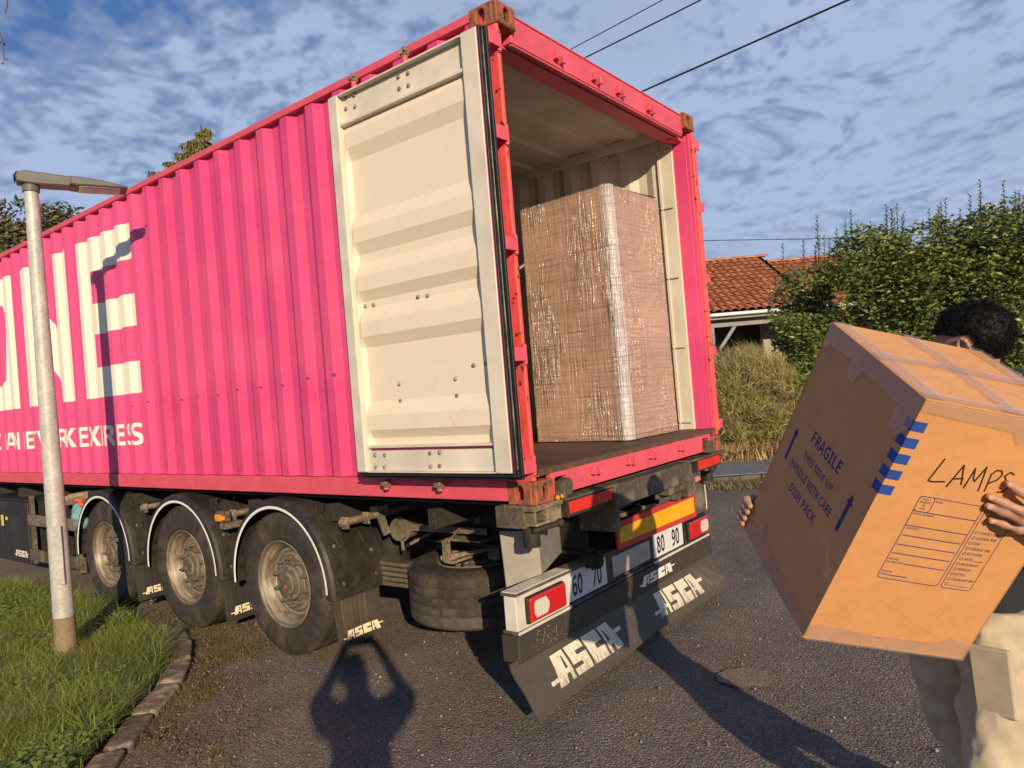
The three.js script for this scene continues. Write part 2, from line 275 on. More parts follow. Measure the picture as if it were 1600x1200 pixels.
  obj('inner_wall', [corrugated(CL + 0.1, -0.155, 1.29, 3.66, 0.012, 1).translate(0.003, 0, 0)], M.creamIn, box40, true);
  obj('inner_wall', [corrugated(CL + 0.1, -0.30, 1.29, 3.66, CW - 0.014, -1)], M.creamIn, box40, true);
  obj('side_panel', [corrugated(CL + 0.1, -0.155, 1.262, 3.664, CW - 0.010, -1)], M.pink, box40, true);
  // small dents along the lower side
  const R = rng(21), dents = []; for (let i = 0; i < 13; i++) { const z = -4.3 + i * 0.278 + (R() - 0.5) * 0.04, y = 1.86 + (R() - 0.5) * 0.04 + i * 0.004; dents.push(new THREE.SphereGeometry(0.011, 6, 5).scale(0.18, 0.5 + R() * 0.7, 0.8 + R() * 1.6).translate(0.0105, y, z)); }
  each('scuff', dents, mat([0.30, 0.06, 0.09], { roughness: 0.7 }), box40);
}
for (const x of [0, CW]) {
  const s = x ? -1 : 1;
  obj('top_side_rail', [bx(x, x + s * 0.06, 3.662, 3.712, CL, -0.178, 0.008)], M.pinkWorn, box40);
  obj('bottom_side_rail', [bx(x - s * 0.0, x + s * 0.012, 1.147, 1.258, CL, -0.178, 0.004), bx(x + s * 0.002, x + s * 0.05, 1.145, 1.155, CL, -0.19, 0.003), bx(x + s * 0.012, x + s * 0.06, 1.228, 1.258, CL, -0.18, 0.003)], M.pinkWorn, box40);
}
// roof: cross-ribbed sheet
{
  const rows = []; for (let z = CL + 0.1; z < -0.15; z += 0.36) for (const [o, d] of [[0, 0], [0.03, 0.022], [0.15, 0.022], [0.18, 0]]) rows.push([V(0.05, 3.690 - d, z + o), V(CW - 0.05, 3.690 - d, z + o)].map((v) => v.toArray()));
  obj('roof_panel', [strip(rows)], M.creamIn, box40);
  obj('roof_skin', [bx(0.03, CW - 0.03, 3.692, 3.706, CL, -0.10)], M.pinkWorn, box40);
}
obj('front_wall', [bx(0.05, CW - 0.05, 1.2, 3.7, CL, CL + 0.05)], M.creamIn, box40);
for (let i = 0; i < 8; i++) obj('floor_board', [bx(0.05 + i * 0.2925, 0.05 + (i + 1) * 0.2925 - 0.003, 1.274, 1.302, CL + 0.06, -0.06, 0.003)], M.floor, box40);
obj('floor_threshold', [bx(0.05, CW - 0.05, 1.272, 1.306, -0.058, -0.004, 0.004)], mat([0.34, 0.19, 0.13], { map: rep(T.dust, 3), roughness: 0.75, bumpMap: rep(T.bump, 3), bumpScale: 0.004 }), box40);
each('cross_member', Array.from({ length: 30 }, (_, i) => bx(0.06, CW - 0.06, 1.15, 1.272, -0.4 - i * 0.39, -0.36 - i * 0.39)), M.chassis, box40);
// corner castings with oval holes
for (const [x, y] of [[0, YB], [CW, YB], [0, YT - 0.118], [CW, YT - 0.118]]) {
  const s = x ? -1 : 1, up = y > 2;
  const rear = plate([[0, 0], [0.162, 0], [0.162, 0.118], [0, 0.118]], 0.026, s > 0 ? basis([1, 0, 0], [0, 1, 0], [0, 0, 1], [0, y, -0.026]) : basis([-1, 0, 0], [0, 1, 0], [0, 0, -1], [CW, y, 0]), 0.005, [oval(0.089, 0.060, 0.050, 0.080)]);
  const side = plate([[0.024, 0], [0.178, 0], [0.178, 0.118], [0.024, 0.118]], 0.026, s > 0 ? basis([0, 0, -1], [0, 1, 0], [1, 0, 0], [0, y, 0]) : basis([0, 0, -1], [0, 1, 0], [1, 0, 0], [CW - 0.026, y, 0]), 0.005, [oval(0.100, 0.060, 0.052, 0.080)]);
  const a = s > 0 ? 0.02 : CW - 0.158, b = s > 0 ? 0.158 : CW - 0.02;
  obj('corner_casting', [rear, side, bx(a, b, y + 0.001, y + 0.02, -0.176, -0.02), bx(a, b, y + 0.098, y + 0.117, -0.176, -0.02), bx(s > 0 ? 0.14 : CW - 0.16, s > 0 ? 0.16 : CW - 0.14, y + 0.003, y + 0.115, -0.174, -0.02), bx(a, b, y + 0.003, y + 0.115, -0.176, -0.16)], up ? M.rust : M.rust, box40);
}
// rear posts with hinge lugs
for (const x of [0, CW]) {
  const s = x ? -1 : 1, X = (d) => x + s * d, lo = YB + 0.118, hi = YT - 0.118;
  obj('corner_post', [bx(X(0), X(0.030), lo, hi, -0.060, -0.003, 0.011), bx(X(0.002), X(0.012), lo, hi, -0.178, -0.055, 0.003), bx(X(0.012), X(0.045), lo, hi, -0.178, -0.165, 0.003)], M.worn, box40);
  obj('door_jamb', [bx(X(0.034), X(0.046), lo, hi, -0.165, -0.058, 0.003), bx(X(0.031), X(0.040), lo, hi, -0.058, -0.03, 0.003)], M.pink, box40);
  obj('inner_post', [bx(X(0.03), X(0.062), 1.3, 3.6, -0.30, -0.167, 0.006), bx(X(0.062), X(0.075), 1.3, 3.6, -0.295, -0.27, 0.004)], M.creamIn, box40);
  for (const y of [1.335, 1.90, 2.46, 3.02, 3.50]) {
    const h = obj('hinge', [bx(X(-0.004), X(0.032), y - 0.042, y + 0.042, -0.052, 0.0, 0.010), cylY(X(0.010), y - 0.048, y + 0.048, -0.002, 0.013, 14)], M.worn, box40);
    each('hinge_pin', [cylY(X(0.010), y + 0.0475, y + 0.056, -0.002, 0.009, 10), cylY(X(0.010), y - 0.056, y - 0.0475, -0.002, 0.009, 10)], M.rust, h, sub);
  }
}
for (const y of [1.36, 1.95, 2.5, 3.05, 3.5]) obj('lashing_bar', [bar([CW - 0.075, y, -0.28], [CW - 0.075, y, -0.185], 0.007, 8), new THREE.SphereGeometry(0.012, 8, 6).translate(CW - 0.075, y, -0.28)], M.creamIn, box40);
for (const z of [-0.75, -1.9, -3.1]) obj('lashing_ring', [new THREE.TorusGeometry(0.028, 0.007, 6, 14).rotateY(Math.PI / 2).translate(CW - 0.075, 3.56, z), bx(CW - 0.07, CW - 0.05, 3.56, 3.60, z - 0.02, z + 0.02)], M.creamIn, box40);
obj('wall_top_rail', [bx(CW - 0.075, CW - 0.05, 3.60, 3.688, CL + 0.1, -0.17, 0.01), bx(0.05, 0.075, 3.60, 3.688, CL + 0.1, -0.17, 0.01)], M.creamIn, box40);
// header and sill
obj('door_header', [bx(0.150, CW - 0.150, 3.552, 3.698, -0.085, -0.026, 0.006), bx(0.03, CW - 0.03, 3.696, 3.706, -0.17, -0.02, 0.003), bx(0.03, 0.16, 3.54, 3.70, -0.16, -0.09), bx(CW - 0.16, CW - 0.03, 3.54, 3.70, -0.16, -0.09)], M.pinkWorn, box40);
obj('header_underside', [bx(0.034, CW - 0.034, 3.553, 3.66, -0.215, -0.088, 0.006), bx(0.034, CW - 0.034, 3.540, 3.552, -0.098, -0.082, 0.002), bx(0.16, CW - 0.16, 3.541, 3.5515, -0.050, -0.032, 0.002)], M.pinkWorn, box40);
obj('door_sill', [plate([[0.162, 1.148], [0.16, 1.27], [0.05, 1.27], [0.05, 1.30], [CW - 0.05, 1.30], [CW - 0.05, 1.27], [CW - 0.16, 1.27], [CW - 0.162, 1.148], [CW - 0.185, 1.150], [CW - 0.19, 1.235], [CW - 0.205, 1.245], [CW - 0.30, 1.245], [CW - 0.32, 1.150], [0.32, 1.150], [0.30, 1.245], [0.205, 1.245], [0.19, 1.235], [0.185, 1.150]], 0.03, basis([1, 0, 0], [0, 1, 0], [0, 0, 1], [0, 0, -0.040]), 0.003), bx(0.05, CW - 0.05, 1.15, 1.27, -0.16, -0.13)], M.pinkWorn, box40);
for (const x of [0.585, 1.0, 1.3, 1.73]) for (const [y, d] of [[3.605, 1], [1.232, -1]]) {   // retainers for the locking bars
  const z = d > 0 ? -0.026 : -0.007;
  const k = obj('cam_keeper', [bx(x - 0.045, x - 0.028, y - 0.022, y + 0.026, z - 0.004, z + 0.034, 0.004), bx(x + 0.018, x + 0.040, y - 0.030, y + 0.012, z - 0.004, z + 0.036, 0.004), bx(x - 0.03, x + 0.02, y + 0.008, y + 0.024, z - 0.004, z + 0.016, 0.003), bx(x - 0.028, x - 0.006, y - 0.024, y - 0.004, z - 0.004, z + 0.028, 0.003)], M.pinkWorn, box40);
}
// the left leaf, swung right round against the side
{
  const door = new THREE.Group(); door.name = 'container_door'; door.userData.label = 'cream inner face of the left door leaf, folded back along the pink side'; box40.add(door); door.position.set(-1.219 - 0.12, 0.17, 5.5);
  const X = -0.15, zF = -1.185, zN = -0.020, yb = 1.312, yt = 3.535;
  const marks = ctex(512, 1024, (g, w, h) => {
    g.fillStyle = 'rgb(233,218,196)'; g.fillRect(0, 0, w, h); speckle(g, w, h, 400, 'rgb(214,196,170)', 4, 30, 31); speckle(g, w, h, 260, 'rgb(244,232,214)', 3, 20, 32);
    scratch(g, w, h, 46, 'rgb(150,128,110)', 34, 33, 1); speckle(g, w, h, 70, 'rgb(120,98,84)', 0.6, 2, 34); scratch(g, w, h, 16, 'rgb(196,150,140)', 60, 35, 1.2);
  });
  const dm = mat([0.93, 0.92, 0.90], { map: marks, roughness: 0.5, bumpMap: rep(T.lump, 2, 4), bumpScale: 0.0012 });
  const grime = mat([0.74, 0.66, 0.54], { map: rep(T.grain, 1.3), roughness: 0.6 });
  const rows = [], bands = [[3.215, 3.14], [2.655, 2.585], [2.37, 2.31], [2.103, 2.04], [1.557, 1.507]];
  const prof = [[3.345, 0]]; for (const [a, b] of bands) prof.push([a + 0.165, 0], [a + 0.085, 1], [a, 1], [b, 0]); prof.push([1.452, 0]);
  const inset = -0.094, fine = []; for (const [y, k] of prof) fine.push([inset - k * 0.030, y]);
  for (const [x, y] of fine) rows.push([[x, y, -1.075], [x, y, -0.135]]);
  const pg = strip(rows), u = pg.attributes.uv, p = pg.attributes.position; for (let i = 0; i < u.count; i++) u.setXY(i, (p.getZ(i) - zF) / (zN - zF), (p.getY(i) - yb) / (yt - yb));
  obj('door_panel', [pg.toNonIndexed()], dm, door, true);
  const endcap = []; for (let i = 0; i < fine.length - 1; i++) { const [xa, ya] = fine[i], [xb, yb2] = fine[i + 1]; endcap.push(strip([[[xa, ya, -1.075], [-0.12, ya, -1.105]], [[xb, yb2, -1.075], [-0.12, yb2, -1.105]]])); }
  obj('panel_return', endcap, M.cream, door);
  obj('door_frame', [bx(X, -0.085, yb, yt, zF, -1.100, 0.010)], grime, door);
  obj('door_frame', [bx(X, -0.085, yb, yt, -0.128, zN, 0.008)], M.cream, door);
  obj('door_frame', [bx(X + 0.004, -0.09, yt - 0.014, yt - 0.002, zF + 0.09, -0.128, 0.003), bx(-0.108, -0.09, 3.37, 3.524, -1.10, -0.128, 0.004), bx(-0.142, -0.09, 3.345, 3.366, -1.10, -0.128, 0.006)], M.cream, door);
  obj('door_frame', [bx(-0.118, -0.09, yb + 0.008, 1.436, -1.10, -0.128, 0.003), bx(X + 0.006, -0.09, yb, yb + 0.008, zF + 0.09, -0.128, 0.002), bx(-0.127, -0.09, 1.452, 1.468, -1.10, -0.128, 0.003)], M.cream, door);
  obj('door_skin', [bx(-0.088, -0.070, yb, yt, zF, zN + 0.008, 0.004), bx(X + 0.003, -0.07, yb, yt, zN - 0.002, zN + 0.008, 0.003)], M.pink, door);
  const gk = (y0, y1, z0, z1, x0, x1) => bx(x0, x1, y0, y1, z0, z1, 0.004);
  obj('door_gasket', [gk(yb - 0.02, yt, zN + 0.009, zN + 0.020, -0.153, -0.136), gk(yb - 0.02, yt, zN + 0.014, zN + 0.027, -0.134, -0.124), gk(yb - 0.02, yt, zN + 0.018, zN + 0.042, -0.122, -0.104), gk(yb - 0.018, yb - 0.006, zF, zN + 0.035, -0.150, -0.10), gk(yb - 0.034, yb - 0.022, zF + 0.02, zN + 0.04, -0.128, -0.10)], M.rubber, door);
  obj('gasket_strip', [bx(-0.1365, -0.131, yb + 0.02, yt - 0.03, zN + 0.020, zN + 0.029, 0.002)], M.steelWorn, door);
  for (const z of [-1.055, -0.62]) {
    obj('locking_bar', [cylY(-0.045, 1.20, 3.66, z, 0.017, 12)], M.pinkWorn, door);
    for (const y of [1.232, 3.645]) obj('locking_cam', [bx(-0.070, -0.016, y - 0.011, y + 0.013, z - 0.026, z + 0.008, 0.004), bx(-0.064, -0.024, y - 0.022, y + 0.025, z - 0.010, z + 0.018, 0.005), bx(-0.073, -0.05, y - 0.004, y + 0.022, z + 0.010, z + 0.027, 0.004)], M.cam, door);
  }
  const bolts = [[2.285, -1.054], [2.283, -0.982], [2.275, -0.62], [2.271, -0.547], [1.811, -0.822], [1.714, -0.823], [1.808, -0.391], [1.717, -0.392], [1.868, -0.259], [1.87, -0.172], [1.412, -1.048], [1.411, -0.965], [1.418, -0.6], [1.421, -0.528], [1.341, -1.051], [1.341, -0.974], [1.345, -0.604], [1.348, -0.536], [3.512, -1.069], [3.506, -0.989], [3.49, -0.619], [3.485, -0.544], [3.45, -1.07], [3.44, -0.99], [3.425, -0.62], [3.42, -0.547]];
  for (const [y, z] of bolts) { const x = y > 3.3 ? -0.109 : y < 1.43 ? -0.119 : y > 2.2 && y < 2.3 ? -0.095 : -0.095; obj('bolt', [new THREE.SphereGeometry(0.013, 10, 5, 0, 7, 0, Math.PI / 2).scale(1, 0.75, 1).rotateZ(Math.PI / 2).translate(x, y, z)], M.cam, door); }
  for (const y of [1.335, 1.90, 2.46, 3.02, 3.50]) obj('hinge_blade', [bx(-0.085, 0.012, y - 0.035, y + 0.035, 0.002, 0.012, 0.003)], M.pinkWorn, door);
}
// the right leaf, folded back out of sight along the far side
{
  const d = new THREE.Group(); d.name = 'container_door'; box40.add(d);
  obj('door_panel', [bx(CW + 0.012, CW + 0.042, 1.312, 3.535, -1.185, -0.02, 0.008)], M.pink, d);
  obj('door_gasket', [bx(CW + 0.012, CW + 0.045, 1.29, 3.54, -0.018, -0.008, 0.004)], M.pinkWorn, d);
  for (const z of [-1.055, -0.62]) obj('locking_bar', [cylY(CW + 0.004, 1.20, 3.66, z, 0.008, 12)], M.pinkWorn, d);
  for (const y of [1.335, 1.90, 2.46, 3.02, 3.50]) obj('hinge_blade', [bx(CW - 0.012, CW + 0.05, y - 0.035, y + 0.035, 0.006, 0.016, 0.003)], M.pinkWorn, d);
}

// ---------------------------------------------------------------- the trailer under it
const trailer = thing('semi_trailer', 'dirty black three-axle container trailer with lettered mudflaps and a red and yellow rear board', 'semi trailer', [1.219, 0, -4]);
const lathe = (pts, seg = 48) => new THREE.LatheGeometry(pts.map(([r, h]) => new THREE.Vector2(r, h)), seg);
const tyrePts = () => {
  const o = [[0.288, -0.150], [0.300, -0.176], [0.330, -0.186], [0.338, -0.189], [0.345, -0.187], [0.400, -0.193], [0.440, -0.191], [0.446, -0.188], [0.465, -0.180], [0.484, -0.172], [0.497, -0.160], [0.500, -0.150]];
  const g = (h) => [[0.502, h - 0.007], [0.489, h - 0.005], [0.489, h + 0.005], [0.502, h + 0.007]];
  return [...o, ...[-0.09, -0.03, 0.03, 0.09].flatMap(g), ...o.map(([r, h]) => [r, -h]).reverse()];
};
const rimPts = [[0.286, 0.150], [0.303, 0.172], [0.306, 0.181], [0.301, 0.186], [0.294, 0.183], [0.286, 0.172], [0.280, 0.156], [0.272, 0.138], [0.258, 0.124], [0.246, 0.104], [0.240, 0.086], [0.232, 0.078]];
const discPts = [[0.234, 0.078], [0.222, 0.080], [0.205, 0.090], [0.190, 0.100], [0.150, 0.103], [0.139, 0.098], [0.139, 0.07]];
const hubPts = [[0.142, 0.096], [0.138, 0.112], [0.126, 0.117], [0.124, 0.136], [0.114, 0.144], [0.080, 0.146], [0.074, 0.158], [0.066, 0.164], [0.0, 0.165]];
function wheel(x, y, z, side, parent, vertical) {
  const w = new THREE.Group(); w.name = 'wheel'; parent.add(w);
  const o = V(); for (let q = parent; q && q !== scene; q = q.parent) o.add(q.position);
  w.position.set(x, y, z).sub(o); if (!vertical) w.rotation.set(0, 0.4 + z, side > 0 ? Math.PI / 2 : -Math.PI / 2, 'ZYX');
  const add = (name, geos, m) => { const g = [].concat(geos).map(clean), me = new THREE.Mesh(g.length > 1 ? mergeGeometries(g) : g[0], m); me.name = name; me.castShadow = me.receiveShadow = true; w.add(me); };
  const tg = lathe(tyrePts(), 72), tu = tg.attributes.uv; for (let i = 0; i < tu.count; i++) tu.setXY(i, tu.getX(i) * 3, tu.getY(i) * 0.8);
  const lug = []; for (let i = 0; i < 60; i++) { const a = (i / 60) * Math.PI * 2; lug.push(new THREE.BoxGeometry(0.006, 0.016, 0.012).translate(0.4965, i % 2 ? 0.162 : 0.158, 0).rotateY(a)); }
  add('tyre', tg, M.tyre); add('tread_edge', lug, M.tyre); w.children[w.children.length - 1].userData.kind = 'stuff';
  add('rim', lathe(rimPts, 56), M.rim); add('hub', [lathe(hubPts, 32), ...Array.from({ length: 5 }, (_, i) => new THREE.BoxGeometry(0.03, 0.03, 0.014).translate(0.098, 0.142, 0).rotateY(i * 1.257))], M.hub); add('wheel_disc', lathe(discPts, 48), M.disc);
  for (let i = 0; i < 10; i++) { const a = (i / 10) * Math.PI * 2; add('wheel_nut', [new THREE.CylinderGeometry(0.0155, 0.017, 0.028, 6).translate(0.1675, 0.116, 0).rotateY(a), new THREE.CylinderGeometry(0.010, 0.010, 0.022, 8).translate(0.1675, 0.140, 0).rotateY(a)], M.hub); }
  add('hub_badge', new THREE.CylinderGeometry(0.014, 0.014, 0.004, 16).translate(0.022, 0.1665, 0.0).rotateY(-side), M.reddot);
  return w;
}
const AX = [-2.259, -3.60, -5.03], AY = 0.503;
for (const z of AX) {
  wheel(0.190, AY, z, 1, trailer); wheel(CW - 0.190, AY, z, -1, trailer);
  obj('axle', [cylX(0.3, CW - 0.3, AY, z, 0.063, 16), bx(0.62, 0.72, 0.42, 0.60, z - 0.09, z + 0.09), bx(CW - 0.72, CW - 0.62, 0.42, 0.60, z - 0.09, z + 0.09), cylX(0.4, 0.5, AY, z, 0.12, 20)], M.chassisGrey, trailer);
  obj('trailing_arm', [beam([0.68, 0.78, z - 0.5], [0.68, 0.46, z], 0.1, 0.07), beam([0.68, 0.46, z], [0.68, 0.42, z + 0.42], 0.1, 0.06), cylY(0.68, 0.46, 0.80, z + 0.38, 0.14, 20), bx(0.6, 0.76, 0.7, 1.0, z - 0.58, z - 0.44)], M.chassis, trailer);
  obj('trailing_arm', [beam([CW - 0.68, 0.78, z - 0.5], [CW - 0.68, 0.46, z], 0.1, 0.07), beam([CW - 0.68, 0.46, z], [CW - 0.68, 0.42, z + 0.42], 0.1, 0.06), cylY(CW - 0.68, 0.46, 0.80, z + 0.38, 0.14, 20)], M.chassis, trailer);
  // mudguard: a half ring with a rolled outer lip
  for (const s of [1, -1]) {
    const X = (d) => (s > 0 ? d : CW - d), prof = [[0.42, 0.600], [0.02, 0.602], [-0.010, 0.597], [-0.028, 0.580], [-0.034, 0.560], [-0.034, 0.532], [-0.028, 0.532], [-0.026, 0.556], [-0.018, 0.574], [0.0, 0.588], [0.42, 0.590]];
    const ring = (pr, a0, a1, n) => { const rows = []; for (let i = 0; i <= n; i++) { const a = mixf(a0, a1, i / n); rows.push(pr.map(([x, r]) => [X(x), AY + 0.005 + Math.sin(a) * r, z + Math.cos(a) * r])); } return strip(rows); };
    const f = obj('mudguard', [ring(prof, -0.08, Math.PI + 0.08, 40)], M.fender, trailer);
    if (s > 0) {
      sub(f, [ring([[-0.0355, 0.549], [-0.0365, 0.547], [-0.0365, 0.533], [-0.034, 0.529]], -0.02, Math.PI + 0.06, 44)], M.stripe, 'edge_trim');
      for (const [zx, a] of [[0.10, 0.75], [0.30, 0.75]]) sub(f, [bx(zx - 0.03, zx + 0.03, AY + 0.36, AY + 0.56, z + 0.34, z + 0.36).applyMatrix4(new THREE.Matrix4()), bar([zx, AY + 0.605 * Math.sin(0.95), z + 0.605 * Math.cos(0.95)], [zx, AY + 0.61 * Math.sin(0.45), z + 0.61 * Math.cos(0.45)], 0.014, 8)], M.fender, 'guard_clamp');
      each('rivet', [[0.06, 0.5], [0.06, 0.08], [0.34, 0.35], [0.34, 0.08]].map(([x, a]) => new THREE.SphereGeometry(0.014, 10, 6).scale(1, 1, 0.6).translate(x, AY + 0.604 * Math.sin(a), z + 0.604 * Math.cos(a))), M.chassisGrey, f, sub);
    }
    // flap behind the wheel
    if (s > 0) {
      const tone = z > -3 ? [62, 54, 45] : [46, 43, 41];
      const tx = rubberSheet(512, 512, (g, w, h) => { if (z > -3) { const R = rng(77); for (let i = 0; i < 150; i++) { g.globalAlpha = 0.08 + R() * 0.25; g.fillStyle = 'rgb(142,124,98)'; g.fillRect(60 + R() * 300, R() * 60, 1 + R() * 3.5, 120 + R() * 260); } g.globalAlpha = 1; } g.fillStyle = 'rgb(226,215,180)'; logoLetters(g, 70, 352, 400, 92, 26, 5 + Math.round(z * 10)); }, 40 - Math.round(z * 7), tone);
      const fg = strip([0, 0.25, 0.5, 0.75, 1].map((t) => Array.from({ length: 7 }, (_, j) => [mixf(0.0, 0.385, j / 6), mixf(0.46, 0.13, t), z + 0.555 + 0.03 * t * t + 0.006 * Math.sin(j * 1.3)])));
      const uvf = fg.attributes.uv; for (let i = 0; i < uvf.count; i++) uvf.setY(i, 1 - uvf.getY(i));
      obj('mudflap', [fg], mat([1, 1, 1], { map: tx, roughness: 0.7, side: THREE.DoubleSide }), trailer, true);
    } else obj('mudflap', [bx(CW - 0.385, CW, 0.13, 0.46, z + 0.555, z + 0.565)], M.chassis, trailer);
  }
  obj('guard_tube', [bar([0.075, 0.945, z + 0.60], [0.86, 0.945, z + 0.60], 0.026, 12), bx(0.098, 0.122, 0.90, 0.98, z + 0.57, z + 0.63), bx(0.28, 0.30, 0.90, 0.98, z + 0.57, z + 0.63)], M.dirtySteel, trailer);
}
for (const X of [0.76, 1.68]) obj('main_rail', [bx(X - 0.07, X + 0.07, 1.08, 1.10, -12, -0.2), bx(X - 0.006, X + 0.006, 0.72, 1.08, -12, -0.2), bx(X - 0.07, X + 0.07, 0.70, 0.72, -12, -0.2)], M.chassis, trailer);
each('chassis_cross_member', Array.from({ length: 12 }, (_, i) => bx(0.12, CW - 0.12, 0.94, 1.06, -0.9 - i * 0.95, -0.84 - i * 0.95)), M.chassis, trailer);
obj('deck_plate', [bx(0.1, CW - 0.1, 1.102, 1.118, -11.9, -0.3)], M.black, trailer);
// brake gear hanging ahead of the spare wheel
obj('guard_bracket', [beam([0.40, 0.985, -1.66], [0.43, 0.80, -1.62], 0.02, 0.06), bx(0.36, 0.46, 0.955, 1.005, -1.70, -1.62), beam([0.43, 0.98, -1.70], [0.62, 1.0, -1.75], 0.05, 0.05)], M.dirtySteel, trailer);
obj('brake_chamber', [cylX(0.47, 0.60, 0.825, -1.56, 0.075, 24), cylX(0.50, 0.515, 0.825, -1.56, 0.088, 24), cylX(0.46, 0.472, 0.825, -1.56, 0.018, 10), bar([0.50, 0.75, -1.55], [0.50, 0.68, -1.55], 0.012)], M.chassisGrey, trailer);
obj('brake_rod', [beam([0.55, 0.835, -1.50], [0.72, 0.80, -0.95], 0.05, 0.045), bar([0.52, 0.72, -1.5], [0.75, 0.80, -1.4], 0.012)], M.dirtySteel, trailer);
obj('spring_stack', [0, 1, 2, 3, 4].map((i) => beam([0.40, 0.62 - i * 0.035, -1.75], [0.58, 0.56 - i * 0.035, -1.38], 0.10, 0.024)), M.chassisGrey, trailer);
obj('spare_carrier', [bx(0.60, 0.86, 0.745, 0.76, -1.24, -0.92), beam([0.62, 0.75, -1.2], [0.66, 0.84, -1.12], 0.16, 0.012), beam([0.61, 0.62, -1.30], [0.92, 0.68, -0.86], 0.03, 0.03), bx(0.585, 0.61, 0.60, 0.75, -1.26, -1.20), bx(0.82, 0.85, 0.58, 0.74, -1.06, -0.96), bx(0.58, 0.92, 0.594, 0.612, -1.24, -1.16), cylY(0.66, 0.585, 0.625, -1.24, 0.035, 14)], M.dirtySteel, trailer);
obj('type_plate', [plate([[0, 0], [0.13, 0], [0.13, 0.09], [0, 0.09]], 0.004, basis([0.62, 0, 0.78], [0, 1, 0], [-0.78, 0, 0.62], [0.735, 0.835, -1.08]), 0.001), ...[0.02, 0.042, 0.064].map((y) => bx(0, 0.11, y, y + 0.003, 0, 0.003, 0.001).applyMatrix4(basis([0.62, 0, 0.78], [0, 1, 0], [-0.78, 0, 0.62], [0.738, 0.835, -1.077])))], M.chassisGrey, trailer);
// rear bolster and twist-lock seats
obj('rear_bolster', [bx(-0.02, CW + 0.02, 1.008, 1.122, -0.26, -0.07, 0.006), bx(0.25, 0.78, 1.112, 1.126, -0.07, 0.03, 0.004), bx(0.74, 1.80, 0.985, 1.12, -0.07, 0.035, 0.010), bx(1.80, CW + 0.03, 1.112, 1.126, -0.07, 0.035, 0.004)], M.chassisGrey, trailer);
obj('bolster_bracket', [bx(1.86, 2.0, 0.86, 1.10, -0.30, -0.03, 0.006), bx(0.74, 0.80, 0.84, 1.0, -0.24, 0.02, 0.01), bx(1.50, 1.86, 0.93, 0.985, -0.25, 0.0, 0.006), bx(1.08, 1.16, 0.84, 0.98, -0.3, -0.2), bx(0.8, 1.9, 0.80, 0.83, -0.34, -0.28), bx(1.24, 1.46, 0.87, 0.93, -0.34, -0.26), beam([1.50, 0.93, -0.10], [1.86, 0.86, -0.10], 0.02, 0.05)], M.chassisGrey, trailer);
for (const x of [0, CW]) {
  const s = x ? -1 : 1, X = (d) => x + s * d, q = (a, b, ...r) => bx(Math.min(X(a), X(b)), Math.max(X(a), X(b)), ...r);
  obj('twist_lock_seat', [q(-0.02, 0.24, 1.098, 1.128, -0.2, 0.0, 0.004), q(0.0, 0.012, 1.035, 1.098, -0.19, -0.012), q(0.09, 0.10, 1.035, 1.098, -0.19, -0.004), q(0.0, 0.13, 1.035, 1.098, -0.19, -0.15), q(0.12, 0.25, 1.0, 1.098, -0.18, -0.02, 0.005), q(-0.006, 0.14, 1.022, 1.038, -0.195, -0.004, 0.003)], M.dirtySteel, trailer);
  const k = obj('twist_lock', [cylY(X(0.07), 0.955, 1.022, -0.10, 0.045, 18), cylY(X(0.07), 0.90, 0.955, -0.10, 0.05, 6), bar([X(0.02), 0.995, -0.05], [X(0.20), 1.005, 0.0], 0.016, 10), new THREE.SphereGeometry(0.024, 10, 8).translate(X(0.20), 1.005, 0.0)], M.chassis, trailer);
  obj('guide_block', [plate(s > 0 ? [[0, 0], [0.085, 0.01], [0.095, 0.075], [0.07, 0.10], [0, 0.085]] : [[0, 0.01], [0.09, 0], [0.09, 0.085], [0.02, 0.10], [-0.01, 0.075]], 0.05, basis([1, 0, 0], [0, 1, 0], [0, 0, 1], [s > 0 ? 0.205 : CW - 0.30, 1.134, -0.02]), 0.008)], M.chassisGrey, trailer);
}
each('marker_bead', [new THREE.SphereGeometry(0.013, 10, 8).translate(0.175, 1.142, 0.012), new THREE.SphereGeometry(0.014, 10, 8).translate(0.213, 1.143, 0.018), new THREE.SphereGeometry(0.015, 10, 8).translate(0.232, 1.146, 0.02)], M.amber, trailer);
for (const [a, b, n] of [[0.275, 0.73, 0.0], [1.975, 2.37, 0]]) obj('red_reflector_strip', [bx(a, b, 1.038, 1.102, -0.068, 0.018, 0.002)], M.redTape, trailer);
each('strip_holder', [bx(0.26, 0.80, 1.020, 1.108, -0.069, 0.012, 0.003), bx(1.955, 2.40, 1.024, 1.108, -0.069, 0.012, 0.003)], M.chassis, trailer);
// bent guard sheet beside the lamp beam
obj('guard_sheet', [strip([[[0.130, 0.955, -0.36], [0.262, 0.935, -0.20]], [[0.150, 0.640, -0.36], [0.268, 0.700, -0.20]]]), strip([[[0.130, 0.955, -0.364], [0.262, 0.935, -0.204]], [[0.150, 0.640, -0.364], [0.268, 0.700, -0.204]]])], mat([0.34, 0.305, 0.25], { map: rep(T.grain, 2), roughness: 0.6, side: THREE.DoubleSide }), trailer);
obj('guard_sheet', [strip([[[0.262, 0.935, -0.20], [0.36, 0.958, -0.235], [0.66, 0.87, -0.33]], [[0.268, 0.700, -0.20], [0.38, 0.70, -0.24], [0.66, 0.72, -0.33]]]), strip([[[0.262, 0.935, -0.203], [0.36, 0.958, -0.238], [0.66, 0.87, -0.333]], [[0.268, 0.700, -0.203], [0.38, 0.70, -0.243], [0.66, 0.72, -0.333]]])], mat([0.26, 0.235, 0.20], { map: rep(T.grain, 2), roughness: 0.6, side: THREE.DoubleSide }), trailer);
